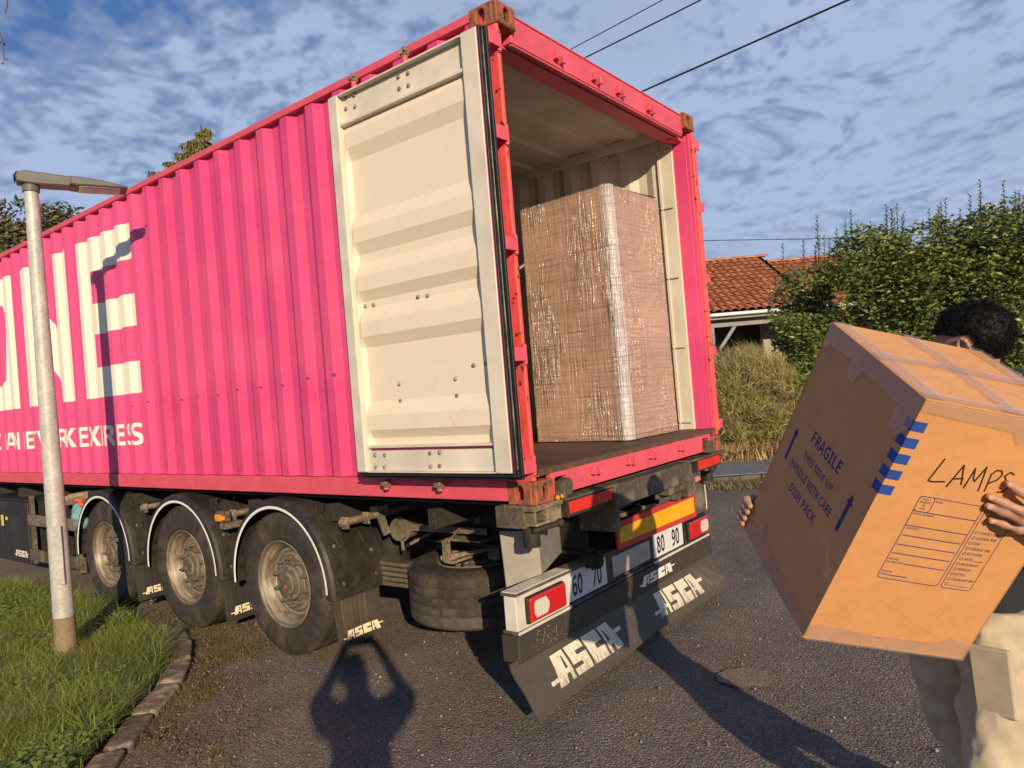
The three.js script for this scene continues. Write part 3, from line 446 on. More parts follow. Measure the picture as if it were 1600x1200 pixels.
obj('air_tank', [cylX(1.0, 1.75, 0.63, -0.62, 0.15, 28), new THREE.SphereGeometry(0.15, 20, 10).scale(0.4, 1, 1).translate(1.0, 0.63, -0.62)], M.black, trailer);
obj('cable_socket', [cylZ(0.70, 0.675, -0.20, -0.10, 0.048, 22), cylZ(0.70, 0.675, -0.10, -0.085, 0.040, 22), ...Array.from({ length: 7 }, (_, i) => cylZ(0.70 + (i ? Math.cos(i) * 0.022 : 0), 0.675 + (i ? Math.sin(i) * 0.022 : 0), -0.085, -0.080, 0.006, 8))], M.chassis, trailer);
// lamp beam
const zb = -0.155;
obj('lamp_beam', [bx(-0.035, CW + 0.005, 0.655, 0.672, -0.26, zb, 0.003), bx(-0.035, CW + 0.005, 0.46, 0.474, -0.26, zb, 0.003), bx(0.44, CW, 0.474, 0.655, -0.26, -0.25), bx(0.455, 2.03, 0.474, 0.655, -0.19, -0.185, 0.002)], M.chassisGrey, trailer);
obj('lamp_housing', [bx(-0.034, 0.455, 0.474, 0.655, -0.24, zb - 0.004, 0.006), bx(-0.036, 0.47, 0.6725, 0.679, -0.25, zb + 0.002, 0.003)], M.white, trailer);
obj('lamp_housing', [bx(2.035, 2.425, 0.474, 0.655, -0.24, zb - 0.010, 0.006)], M.chassis, trailer);
obj('beam_lip', [bx(-0.034, 0.46, 0.458, 0.4735, -0.2, zb + 0.006, 0.003), bx(1.5, 2.44, 0.458, 0.4735, -0.2, zb + 0.006, 0.003)], M.white, trailer);
for (const [x, dir] of [[0.05, 1], [2.065, -1]]) {
  const w = 0.335, lamp = obj('tail_lamp', [bx(x - 0.012, x + w + 0.008, 0.492, 0.637, zb - 0.012, zb + 0.018, 0.014)], M.rubber, trailer);
  sub(lamp, [bx(x, x + w, 0.500, 0.630, zb + 0.002, zb + 0.030, 0.012)], M.red, 'red_lens');
  const cx = dir > 0 ? x + 0.028 : x + w - 0.158;
  sub(lamp, [plate([[0, 0.02], [0.015, 0], [0.105, 0], [0.13, 0.03], [0.13, 0.06], [0.105, 0.09], [0.015, 0.09], [0, 0.07]], 0.006, basis([1, 0, 0], [0, 1, 0], [0, 0, 1], [cx, 0.520, zb + 0.028]), 0.003), ...Array.from({ length: 12 }, (_, i) => bx(cx + 0.014 + (i % 4) * 0.027, cx + 0.032 + (i % 4) * 0.027, 0.527 + Math.floor(i / 4) * 0.026, 0.547 + Math.floor(i / 4) * 0.026, zb + 0.033, zb + 0.039, 0.004))], M.clear, 'clear_lens');
}
const plateTex = (a, b) => ctex(512, 176, (g, w, h) => { g.fillStyle = 'rgb(222,222,220)'; g.fillRect(0, 0, w, h); speckle(g, w, h, 60, 'rgb(170,168,160)', 1, 7, 50 + a); g.fillStyle = 'rgb(16,16,18)'; g.font = 'bold 150px sans-serif'; g.textAlign = 'center'; g.textBaseline = 'middle'; for (const [t, x] of [[String(a), 120], [String(b), 378]]) { g.save(); g.translate(x, h / 2 + 6); g.scale(0.82, 1.12); g.fillText(t, 0, 0); g.restore(); } });
for (const [a, b, x0, x1] of [[60, 70, 0.47, 0.905], [80, 90, 1.545, 2.02]]) {
  const g = new THREE.PlaneGeometry(x1 - x0, 0.168, 1, 1).translate((x0 + x1) / 2, 0.566, zb - 0.020);
  const b0 = obj('speed_plate', [bx(x0, x1, 0.482, 0.650, -0.184, zb - 0.0225, 0.004)], M.white, trailer);
  sub(b0, [g], mat([0.9, 0.9, 0.9], { map: plateTex(a, b), roughness: 0.4 }), 'speed_numbers', true);
}
obj('number_plate', [bx(0.985, 1.49, 0.495, 0.625, -0.184, zb - 0.018, 0.004)], mat([0.50, 0.46, 0.39], { map: rep(T.grain, 2), roughness: 0.45 }), trailer);
{ // striped warning board
  const b = obj('warning_board', [plate([[1.0, 0.668], [2.196, 0.655], [2.198, 0.848], [0.99, 0.840]], 0.012, basis([1, 0, 0], [0, 1, 0], [0, 0, 1], [0, 0, zb + 0.01]), 0.002)], mat([0.62, 0.05, 0.05], { map: rep(T.grain, 2), roughness: 0.4 }), trailer);
  sub(b, [plate([[1.025, 0.705], [2.155, 0.693], [2.157, 0.808], [1.02, 0.802]], 0.003, basis([1, 0, 0], [0, 1, 0], [0, 0, 1], [0, 0, zb + 0.024]), 0.001)], mat([0.95, 0.48, 0.012], { map: rep(T.grain, 2), roughness: 0.4 }), 'yellow_field');
  obj('side_board', [plate([[2.205, 0.66], [2.445, 0.655], [2.46, 0.70], [2.45, 0.87], [2.40, 0.90], [2.207, 0.885]], 0.02, basis([1, 0, 0], [0, 1, 0], [0, 0, 1], [0, 0, zb - 0.03]), 0.003)], M.chassisGrey, trailer);
  each('side_board_edge', [bar([2.462, 0.66, zb - 0.01], [2.47, 0.74, zb - 0.01], 0.006), bar([2.47, 0.74, zb - 0.01], [2.455, 0.88, zb - 0.01], 0.006)], M.white, trailer);
  obj('side_reflector', [bx(2.20, 2.34, 0.905, 0.945, zb - 0.06, zb + 0.02, 0.008)], mat([0.75, 0.20, 0.18], { roughness: 0.4 }), trailer);
}
// bumper board and the long curled flap below it
{
  const tx = rubberSheet(1024, 128, (g, w, h) => { g.fillStyle = 'rgb(226,220,205)'; logoLetters(g, 540, 34, 190, 62, 10, 61); scratch(g, w, h, 40, 'rgb(170,155,130)', 26, 62, 1.4); g.fillStyle = 'rgb(190,180,160)'; const R = rng(63); for (let i = 0; i < 34; i++) g.fillRect(60 + R() * 80, 12 + R() * 100, 1.5, 2 + R() * 9); }, 90, [60, 53, 45]);
  const bg = bx(-0.05, CW + 0.03, 0.315, 0.455, -0.26, zb + 0.006, 0.006).toNonIndexed(), p = bg.attributes.position, uv = bg.attributes.uv;
  for (let i = 0; i < p.count; i++) uv.setXY(i, (p.getX(i) + 0.05) / (CW + 0.08), (p.getY(i) - 0.315) / 0.14);
  obj('bumper_board', [bg], mat([1, 1, 1], { map: tx, roughness: 0.65 }), trailer, true);
  const tf = rubberSheet(2048, 384, (g, w, h) => {
    g.fillStyle = 'rgb(222,211,184)'; logoLetters(g, 190, 100, 560, 190, 420, 71); logoLetters(g, 1190, 100, 560, 190, 520, 72); speckle(g, w, h, 2200, 'rgb(112,100,84)', 0.6, 3, 74); speckle(g, w, h, 500, 'rgb(132,118,98)', 1, 7, 75);
    g.strokeStyle = 'rgb(160,146,120)'; const R = rng(73); for (let i = 0; i < 46; i++) { g.globalAlpha = 0.15 + R() * 0.4; g.lineWidth = 1 + R() * 2; const x = 1600 + R() * 300; g.beginPath(); g.moveTo(x, 60 + R() * 60); g.quadraticCurveTo(x + 20 + R() * 60, 170, x + 60 + R() * 160, 260 + R() * 70); g.stroke(); } g.globalAlpha = 1;
  }, 95, [76, 68, 57]);
  const prof = [[0.335, -0.165], [0.30, -0.158], [0.265, -0.140], [0.225, -0.108], [0.185, -0.080], [0.145, -0.060], [0.108, -0.040], [0.085, -0.022]];
  const grid = (off) => strip(prof.map(([y, z]) => Array.from({ length: 25 }, (_, j) => { const t = j / 24; return [mixf(-0.115, CW - 0.01, t), y + 0.012 * Math.sin(t * 5), z + off + (0.020 * Math.sin(t * 6.5 + 0.6) + 0.010 * Math.sin(t * 17 + 2)) * (0.36 - y) * 3.4]; })));
  const g1 = grid(0), g2 = grid(-0.008); for (const g of [g1, g2]) { const u = g.attributes.uv; for (let i = 0; i < u.count; i++) u.setY(i, 1 - u.getY(i)); }
  obj('rear_flap', [g1, g2], mat([1, 1, 1], { map: tf, roughness: 0.6, side: THREE.DoubleSide }), trailer, true);
}
// amber outline lamp on its rubber stalk
{
  const s = obj('outline_lamp', [bar([0.10, 0.565, -0.27], [0.03, 0.56, -0.24], 0.026, 12), cylZ(0.02, 0.560, -0.25, -0.19, 0.036, 18), bar([0.03, 0.55, -0.23], [0.04, 0.50, -0.22], 0.02)], M.chassis, trailer);
  sub(s, [new THREE.SphereGeometry(0.026, 14, 8).scale(0.8, 1, 0.5).translate(0.008, 0.558, -0.189)], M.amber, 'orange_lens');
  sub(s, [cylZ(0.042, 0.500, -0.215, -0.19, 0.034, 22)], M.amber, 'orange_reflector');
}
obj('side_marker', [bx(-0.02, 0.05, 0.905, 0.985, -3.03, -2.93, 0.008), bx(-0.01, 0.14, 0.85, 0.90, -3.0, -2.92, 0.006)], M.chassisGrey, trailer);
obj('side_marker_lens', [bx(-0.034, -0.018, 0.915, 0.968, -3.02, -2.945, 0.006), bx(-0.028, -0.0, 0.925, 0.955, -2.946, -2.925, 0.006)], M.amber, trailer);
// side locker and guard rails ahead of the wheels
{
  const tx = rubberSheet(512, 384, (g, w, h) => { g.fillStyle = 'rgb(226,216,190)'; logoLetters(g, 396, 306, 96, 40, 0, 1); g.fillStyle = 'rgb(222,196,96)'; g.fillRect(300, 96, 22, 70); g.fillRect(338, 104, 18, 20); }, 120, [42, 39, 38]);
  const g0 = bx(0.012, 0.6, 0.24, 0.93, -9.0, -6.98, 0.012).toNonIndexed(), p = g0.attributes.position, u = g0.attributes.uv;
  for (let i = 0; i < p.count; i++) u.setXY(i, (p.getZ(i) + 9.0) / 2.02, (p.getY(i) - 0.24) / 0.69);
  obj('side_locker', [g0], mat([1, 1, 1], { map: tx, roughness: 0.55 }), trailer, true);
  obj('locker_lid', [bx(0.0, 0.62, 0.935, 0.955, -9.02, -6.96, 0.008), bx(0.002, 0.010, 0.78, 0.92, -9.0, -6.99, 0.004)], M.fender, trailer);
  obj('side_guard', [bx(0.0, 0.03, 0.68, 0.80, -6.95, -5.72, 0.006)], M.chassisGrey, trailer);
  obj('side_guard', [bx(0.0, 0.03, 0.30, 0.42, -6.95, -5.72, 0.006)], M.chassisGrey, trailer);
  each('guard_upright', [bx(0.03, 0.07, 0.25, 1.0, -6.97, -6.91), bx(0.03, 0.07, 0.25, 0.95, -6.45, -6.39), bx(0.03, 0.09, 0.25, 0.95, -5.80, -5.72)], M.chassisGrey, trailer);
  each('support_beam', [beam([0.10, 0.92, -6.5], [0.6, 0.98, -6.1], 0.12, 0.10), beam([0.05, 1.02, -5.9], [0.5, 1.06, -5.6], 0.14, 0.04)], M.dirtySteel, trailer);
}
// spare wheel slung flat under the frame
{
  const sp = thing('spare_wheel', 'dusty grooved spare tyre lying flat under the rear of the trailer frame', 'spare wheel', [0.82, 0.225, -1.13]);
  const w = wheel(0.82, 0.415, -1.13, 1, sp, true); w.name = 'wheel';
  for (const c of [...w.children]) { w.remove(c); c.position.y += 0.19; if (c.name === 'tyre' || c.name === 'tread_edge') { c.scale.y = 0.985; } sp.add(c); }
  sp.remove(w);
}
{ // rag left on the frame
  const g = new THREE.SphereGeometry(0.12, 24, 16), p = g.attributes.position; for (let i = 0; i < p.count; i++) { const k = 0.7 + 0.6 * vn3(p.getX(i) * 18 + 5, p.getY(i) * 18, p.getZ(i) * 18 + 3); p.setXYZ(i, p.getX(i) * k * 0.7, p.getY(i) * k * 1.1, p.getZ(i) * k * 1.1); } g.computeVertexNormals();
  const r = obj('rag', [g.translate(0.06, 0.83, -5.66)], mat([0.22, 0.42, 0.40], { roughness: 0.9, map: rep(T.grain, 4) })); r.userData = { label: 'crumpled teal rag tucked in ahead of the front mudguard', category: 'rag' };
  const h = obj('strap_bundle', [tube([[0.04, 0.93, -5.72], [0.08, 0.97, -5.62], [0.02, 0.95, -5.55], [0.09, 0.92, -5.5]], 0.024), tube([[0.06, 0.95, -5.75], [0.02, 0.99, -5.66], [0.08, 0.96, -5.58]], 0.02)], mat([0.62, 0.09, 0.05], { roughness: 0.7 })); h.userData = { label: 'orange red strap bundled on the frame above the teal rag', category: 'strap' };
}

// ---------------------------------------------------------------- ground, road, kerbs, lawn
function sheet(x0, x1, z0, z1, n, yf, tint) {                  // flat grid with real patches of colour in its vertices
  const pos = [], col = [], uv = [], idx = [];
  for (let i = 0; i <= n; i++) for (let j = 0; j <= n; j++) { const x = mixf(x0, x1, j / n), z = mixf(z0, z1, i / n); pos.push(x, yf(x, z), z); uv.push(x, z); col.push(...tint(x, z)); }
  for (let i = 0; i < n; i++) for (let j = 0; j < n; j++) { const a = i * (n + 1) + j; idx.push(a, a + n + 1, a + 1, a + 1, a + n + 1, a + n + 2); }
  const g = new THREE.BufferGeometry(); g.setAttribute('position', new THREE.Float32BufferAttribute(pos, 3)); g.setAttribute('uv', new THREE.Float32BufferAttribute(uv, 2)); g.setAttribute('color', new THREE.Float32BufferAttribute(col, 3)); g.setIndex(idx); g.computeVertexNormals(); return g;
}
const place = (name, g, m, label, category) => { const o = new THREE.Mesh(g, m); o.name = numbered(name); o.receiveShadow = o.castShadow = true; o.userData = { kind: 'structure', label, category }; scene.add(o); return o; };
place('ground', new THREE.PlaneGeometry(1400, 1400).rotateX(-Math.PI / 2).translate(0, -0.03, 0), mat([0.10, 0.10, 0.05], { map: rep(T.grain, 300), roughness: 1 }), 'flat open ground running to the horizon beyond the road', 'ground');
// kerb of the lawn: outer edge, from beside the second wheel towards the camera's left
const kerb = new THREE.CatmullRomCurve3([[-0.02, -4.4], [-0.05, -3.75], [-0.14, -3.30], [-0.36, -2.86], [-0.70, -2.40], [-1.03, -2.06], [-1.32, -1.76], [-1.75, -1.32], [-2.35, -0.85], [-3.2, -0.45], [-4.6, -0.2]].map(([x, z]) => V(x, 0, z)));
const KL = kerb.getLength();
const kerbDist = (x, z) => { let d = 1e9; for (let i = 0; i <= 60; i++) { const p = KP[i]; d = Math.min(d, (p.x - x) ** 2 + (p.z - z) ** 2); } return Math.sqrt(d); };
const KP = kerb.getSpacedPoints(60);
place('road', sheet(-16, 16, -24, 12, 260, (x, z) => -0.004 + 0.006 * (fb(x * 0.5 + 9, z * 0.5, 3) - 0.5), (x, z) => {
  const n = fb(x * 0.7 + 20, z * 0.7 + 4, 4), f = fb(x * 5, z * 5, 4), k = 0.98 + (n - 0.5) * 0.42 + (f - 0.5) * 0.18;
  const d = kerbDist(x, z), moss = sstep(0.62, 0.10, d + (fb(x * 6 + 3, z * 6, 4) - 0.5) * 0.5) * sstep(0.35, 0.6, fb(x * 13, z * 13, 3) + 0.1);
  return [mixf(k, 0.95, moss), mixf(k, 0.86, moss), mixf(k, 0.62, moss)];
}), mat([1, 1, 1], { map: rep(T.asphalt, 0.62), bumpMap: rep(T.asphaltBump, 0.62), bumpScale: 0.012, roughness: 0.92, vertexColors: true }), 'dark coarse asphalt road under and around the truck', 'road');
{ // old filled patch in the road
  const pts = Array.from({ length: 26 }, (_, i) => { const a = (i / 26) * Math.PI * 2, r = 0.155 * (0.85 + 0.3 * vn(i * 0.9, 3)); return [1.0 + Math.cos(a) * r * 0.85, -0.618 - Math.sin(a) * r]; });
  struct('road_patch', new THREE.ShapeGeometry(new THREE.Shape(pts.map((p) => new THREE.Vector2(...p)))).rotateX(-Math.PI / 2).translate(0, 0.0075, 0), mat([1.4, 1.36, 1.3], { map: rep(T.asphalt, 1.3), roughness: 0.95, bumpMap: rep(T.asphaltBump, 1), bumpScale: 0.01 }), 'small pale worn patch in the asphalt beside the lettered rear flap', 'road patch');
}
const lawnLine = [];
{ // lawn soil
  const n = 40;
  const inner = []; for (let i = 0; i <= n; i++) { const p = kerb.getPointAt(i / n), t = kerb.getTangentAt(i / n); inner.push([p.x - t.z * 0.16, p.z + t.x * 0.16]); }
  lawnLine.push(...inner, [-9, -0.3], [-9, -8.2], [-3, -8.1], [-0.35, -7.7], [-0.12, -6.9], [-0.10, -5.0]);
  const sh = new THREE.Shape(lawnLine.map(([x, z]) => new THREE.Vector2(x, -z)));
  struct('lawn', new THREE.ShapeGeometry(sh).rotateX(-Math.PI / 2).translate(0, 0.055, 0), mat([0.045, 0.045, 0.018], { map: rep(T.dust, 1), roughness: 1 }), 'raised corner of lawn around the lamp post', 'lawn');
}
const LAWN = lawnLine;
const inside = (x, z) => { let c = false; for (let i = 0, j = LAWN.length - 1; i < LAWN.length; j = i++) { const [a, b] = LAWN[i], [d, e] = LAWN[j]; if ((b > z) !== (e > z) && x < ((d - a) * (z - b)) / (e - b) + a) c = !c; } return c; };
{ // kerb stones one by one
  const k = new THREE.Group(); k.name = 'kerb'; k.userData = { kind: 'structure', label: 'weathered stone kerb curving round the lawn beside the wheels', category: 'kerb' }; scene.add(k);
  const R = rng(5), m = [0, 1, 2].map((i) => mat([0.54 + i * 0.05, 0.47 + i * 0.05, 0.39 + i * 0.045], { map: rep(T.dust, 2.1 + i), roughness: 0.95, bumpMap: rep(T.bump, 1.6), bumpScale: 0.022 }));
  const L = 0.42, N = Math.floor(KL / L);
  for (let i = 1; i < N; i++) {
    const a = kerb.getPointAt(i / N), b = kerb.getPointAt((i + 1) / N), d = b.clone().sub(a), len = d.length(), nx = d.z / len, nz = -d.x / len;
    const g = new RoundedBoxGeometry(0.155, 0.15, len - 0.014 - R() * 0.012, 6, 0.03), p = g.attributes.position;
    for (let q = 0; q < p.count; q++) { const s = 60 * i; const n = vn3(p.getX(q) * 22 + s, p.getY(q) * 22, p.getZ(q) * 22) - 0.5, c = vn3(p.getX(q) * 8 + s, p.getY(q) * 8, p.getZ(q) * 8) - 0.5; p.setXYZ(q, p.getX(q) + n * 0.026 + c * 0.03, p.getY(q) + n * 0.020 + c * 0.04, p.getZ(q) + n * 0.018); }
    g.computeVertexNormals();
    g.applyMatrix4(new THREE.Matrix4().makeRotationY(Math.atan2(d.x, d.z) + (R() - 0.5) * 0.14)).translate((a.x + b.x) / 2 - nx * 0.08, -0.022 + (R() - 0.5) * 0.030, (a.z + b.z) / 2 - nz * 0.08);
    obj('kerb_stone', g, m[i % 3], k);
  }
}
// blades
function bladeGeo(n, h, w, bend, seed, spread) {
  const R = rng(seed), pos = [], nrm = [];
  for (let i = 0; i < n; i++) {
    const a = R() * 6.283, bx0 = Math.cos(R() * 6.28) * spread * R(), bz0 = Math.sin(R() * 6.28) * spread * R(), hh = h * (0.55 + R() * 0.6), ww = w * (0.7 + R() * 0.5), be = bend * (0.3 + R()) * hh, c = Math.cos(a), s = Math.sin(a);
    const P = (t, side) => { const k = ww * (1 - t * t) * side, o = be * t * t; return [bx0 + c * o - s * k, hh * (t - 0.15 * t * t * bend), bz0 + s * o + c * k]; };
    const q = [P(0, 1), P(0, -1), P(0.55, 1), P(0.55, -1), P(1, 0)];
    for (const f of [[0, 1, 2], [2, 1, 3], [2, 3, 4]]) for (const v of f) pos.push(...q[v]);
  }
  const g = new THREE.BufferGeometry(); g.setAttribute('position', new THREE.Float32BufferAttribute(pos, 3)); g.computeVertexNormals(); return g;
}
const leafMat = (c, r = 0.6, t = 0.35) => new THREE.MeshPhysicalMaterial({ color: new THREE.Color().setRGB(...c), roughness: r, side: THREE.DoubleSide, transmission: t, thickness: 0, vertexColors: false });
function scatter(name, geo, m, list, parent, tint) {           // list of [x, y, z, yaw, scale, tilt]; many small copies as one object
  const im = new THREE.InstancedMesh(geo, m, list.length), d = new THREE.Object3D(), c = new THREE.Color();
  list.forEach((q, i) => { d.position.set(q[0], q[1], q[2]); d.rotation.set(q[5] ?? 0, q[3], q[6] ?? 0, 'YXZ'); d.scale.setScalar(q[4]); d.updateMatrix(); im.setMatrixAt(i, d.matrix); im.setColorAt(i, c.setRGB(...tint(q, i))); });
  im.name = parent === scene ? numbered(name) : name; im.castShadow = im.receiveShadow = true; im.userData.kind = 'stuff';
  if (parent !== scene) { const o = V(); for (let q = parent; q && q !== scene; q = q.parent) o.add(q.position); im.position.sub(o); }
  parent.add(im); return im;
}
{
  const R = rng(91), list = [];
  for (let i = 0; i < 105000; i++) {
    const x = -4.6 + R() * 4.75, z = -8.1 + R() * 7.6; if (!inside(x, z) || !inside(x + 0.025, z + 0.02)) continue; if (fb(x * 0.8 + 11, z * 0.8 + 3, 3) > 0.60 && R() < 0.72) continue;
    const far = Math.hypot(x + 2.93, z - 2.18); if (R() > (far < 6.5 ? 1 : 0.6)) continue;
    const n = fb(x * 1.6 + 5, z * 1.6, 3); if (n < 0.36 && R() < 0.5) continue;
    list.push([x, 0.05, z, R() * 6.28, 0.65 + R() * R() * 1.0 + (n - 0.5) * 1.1, (R() - 0.5) * 0.5]);
  }
  const g = scatter('grass', bladeGeo(9, 0.105, 0.0023, 1.25, 7, 0.06), leafMat([1, 1, 1], 0.55, 0.25), list, scene, (q) => { const n = fb(q[0] * 1.3 + 2, q[2] * 1.3, 3), d = h2(q[0] * 997, q[2] * 991); if (d > 0.90) return [0.26, 0.22, 0.09]; const k = 0.75 + d * 0.5; return [mixf(0.14, 0.29, n) * k, mixf(0.20, 0.34, n) * k, mixf(0.024, 0.038, n) * k]; });
  g.userData.label = 'green lawn grass round the foot of the lamp post'; g.userData.category = 'grass';
  // broad clover-like leaves in patches
  const cl = []; for (let i = 0; i < 42000; i++) { const x = -3.6 + R() * 3.6, z = -7 + R() * 6; if (!inside(x, z) || fb(x * 2.1 + 60, z * 2.1, 3) < 0.56) continue; cl.push([x, 0.09 + R() * 0.06, z, R() * 6.28, 0.6 + R() * 0.8, (R() - 0.5) * 1.1]); }
  const leaf = new THREE.CircleGeometry(0.0085, 6).rotateX(-Math.PI / 2); const c3 = mergeGeometries([0, 1, 2].map((k) => leaf.clone().translate(0.0085, 0, 0).rotateY(k * 2.1)));
  const cg = scatter('clover', c3, leafMat([1, 1, 1], 0.5, 0.25), cl, scene, (q) => { const k = 0.8 + 0.5 * h2(q[0] * 777, q[2] * 333); return [0.17 * k, 0.27 * k, 0.035 * k]; }); cg.userData.label = 'patches of broad clover leaves among the lawn grass'; cg.userData.category = 'clover';
  // litter of dead leaves and moss against the kerb
  const li = []; for (let i = 0; i < 34000; i++) { const t = R(), p = kerb.getPointAt(t), a = R() * 6.28, r = Math.pow(R(), 1.6) * 0.55; const x = p.x + Math.cos(a) * r + 0.10, z = p.z + Math.sin(a) * r + 0.05; if (fb(x * 4 + 2, z * 4, 3) < 0.44 || inside(x, z)) continue; li.push([x, 0.006 + R() * 0.02, z, R() * 6.28, 0.3 + R() * 0.9, (R() - 0.5) * 1.2, (R() - 0.5) * 1.2]); }
  const fl = new THREE.CircleGeometry(0.008, 5).scale(1, 0.5, 1).rotateX(-Math.PI / 2);
  const lg = scatter('leaf_litter', fl, mat([1, 1, 1], { roughness: 1, side: THREE.DoubleSide }), li, scene, () => { const k = R(), v = 0.6 + R() * 0.7; return k < 0.35 ? [0.085 * v, 0.085 * v, 0.025 * v] : k < 0.75 ? [0.17 * v, 0.105 * v, 0.05 * v] : [0.27 * v, 0.19 * v, 0.09 * v]; });
  lg.userData.label = 'brown leaf litter and moss washed against the stone kerb'; lg.userData.category = 'leaf litter';
  const mo = []; for (let i = 0; i < 3600; i++) { const t = 0.12 + R() * 0.6, p = kerb.getPointAt(t), a = R() * 6.28, r = Math.pow(R(), 1.3) * 0.42; const x = p.x + Math.cos(a) * r + 0.16, z = p.z + Math.sin(a) * r + 0.12; if (inside(x, z) || fb(x * 3 + 12, z * 3, 3) < 0.50) continue; mo.push([x, 0, z, R() * 6.28, 0.25 + R() * 0.35, (R() - 0.5) * 0.9]); }
  const mg = scatter('weeds', bladeGeo(8, 0.08, 0.0035, 1.4, 17, 0.05), leafMat([1, 1, 1], 0.7, 0.2), mo, scene, () => { const v = 0.6 + R() * 0.6; return R() < 0.5 ? [0.16 * v, 0.14 * v, 0.04 * v] : [0.24 * v, 0.17 * v, 0.07 * v]; }); mg.userData.label = 'low yellowing weeds in the gutter beside the kerb'; mg.userData.category = 'weeds';
  // pale chips and grit lying loose on the asphalt
  const gr = []; for (let i = 0; i < 2600; i++) { const x = -3 + R() * 9, z = -6 + R() * 8; if (inside(x, z)) continue; gr.push([x, 0.004, z, R() * 6.28, 0.35 + R() * R() * 1.2, R(), R()]); }
  const gg = scatter('loose_grit', new THREE.IcosahedronGeometry(0.006, 0), mat([1, 1, 1], { roughness: 0.9 }), gr, scene, () => { const v = 0.3 + R() * 0.5; return [0.5 * v, 0.46 * v, 0.4 * v]; }); gg.userData.label = 'loose pale grit scattered over the asphalt'; gg.userData.category = 'grit';
}
// far side of the road: kerb, gutter weeds and pavement, running along (0.51, 0.86)
{
  const o = [7.0, -2.06], d = [0.51, 0.86], n = [0.86, -0.51], P = (s, t) => [o[0] + d[0] * s + n[0] * t, o[1] + d[1] * s + n[1] * t];
  const slab = (s0, s1, t0, t1, y0, y1, jig = 0) => plate([[s0, t0], [s1, t0], [s1, t1], [s0, t1]], y1 - y0, basis([d[0], 0, d[1]], [n[0], 0, n[1]], [0, 1, 0], [o[0], y0 + jig, o[1]]), 0.006);
  const kg = new THREE.Group(); kg.name = 'kerb'; kg.userData = { kind: 'structure', label: 'low stone kerb along the far pavement, half hidden by dry weeds', category: 'kerb' }; scene.add(kg);
  const R = rng(12), km = mat([0.22, 0.20, 0.16], { map: rep(T.dust, 1.5), roughness: 0.95 }), pm = mat([0.215, 0.215, 0.205], { map: rep(T.grain, 1.2), roughness: 0.9, bumpMap: rep(T.bump, 3), bumpScale: 0.004 });
  for (let i = -6; i < 16; i++) obj('kerb_stone', slab(i * 0.9, i * 0.9 + 0.88, 0.75, 0.92, -0.05, 0.10, (R() - 0.5) * 0.015), km, kg);
  const pg = new THREE.Group(); pg.name = 'pavement'; pg.userData = { kind: 'structure', label: 'smooth grey pavement on the far side of the road in front of the dry hedge', category: 'pavement' }; scene.add(pg);
  for (let i = -4; i < 12; i++) obj('paving_slab', slab(i * 1.3, i * 1.3 + 1.288, 0.93, 2.72, -0.05, 0.112), pm, pg);
  struct('verge', slab(-30, 40, 2.73, 30, -0.05, 0.10), mat([0.14, 0.11, 0.055], { map: rep(T.dust, 1), roughness: 1 }), 'dry earth behind the far pavement under the hedge and bushes', 'verge');
  const li = [], ls = []; for (let i = 0; i < 5200; i++) { const s = -5 + R() * 17, t = 0.05 + R() * 0.75, [x, z] = P(s, t); if (fb(s * 1.3, t * 4 + 5, 3) < 0.40) continue; li.push([x, 0, z, R() * 6.28, 0.5 + R() * 0.8, (R() - 0.5) * 0.9]); }
  for (let i = 0; i < 5200; i++) { const s = -5 + R() * 17, t = 2.65 + R() * 0.5, [x, z] = P(s, t); ls.push([x, 0.11, z, R() * 6.28, 1.0 + R() * 1.5, (R() - 0.5) * 1.0]); }
  const a = scatter('gutter_weeds', bladeGeo(7, 0.09, 0.005, 1.3, 19, 0.07), leafMat([1, 1, 1], 0.8, 0.2), li, scene, () => { const v = 0.55 + R() * 0.7; return R() < 0.3 ? [0.14 * v, 0.14 * v, 0.05 * v] : [0.30 * v, 0.22 * v, 0.11 * v]; }); a.userData.label = 'dry tufts of weeds along the foot of the far kerb'; a.userData.category = 'weeds';
  const b = scatter('dry_grass', bladeGeo(7, 0.13, 0.006, 1.0, 23, 0.07), leafMat([1, 1, 1], 0.8, 0.25), ls, scene, () => { const v = 0.6 + R() * 0.7; return [0.50 * v, 0.34 * v, 0.15 * v]; }); b.userData.label = 'straw coloured dead grass at the foot of the hedge'; b.userData.category = 'dry grass';
}

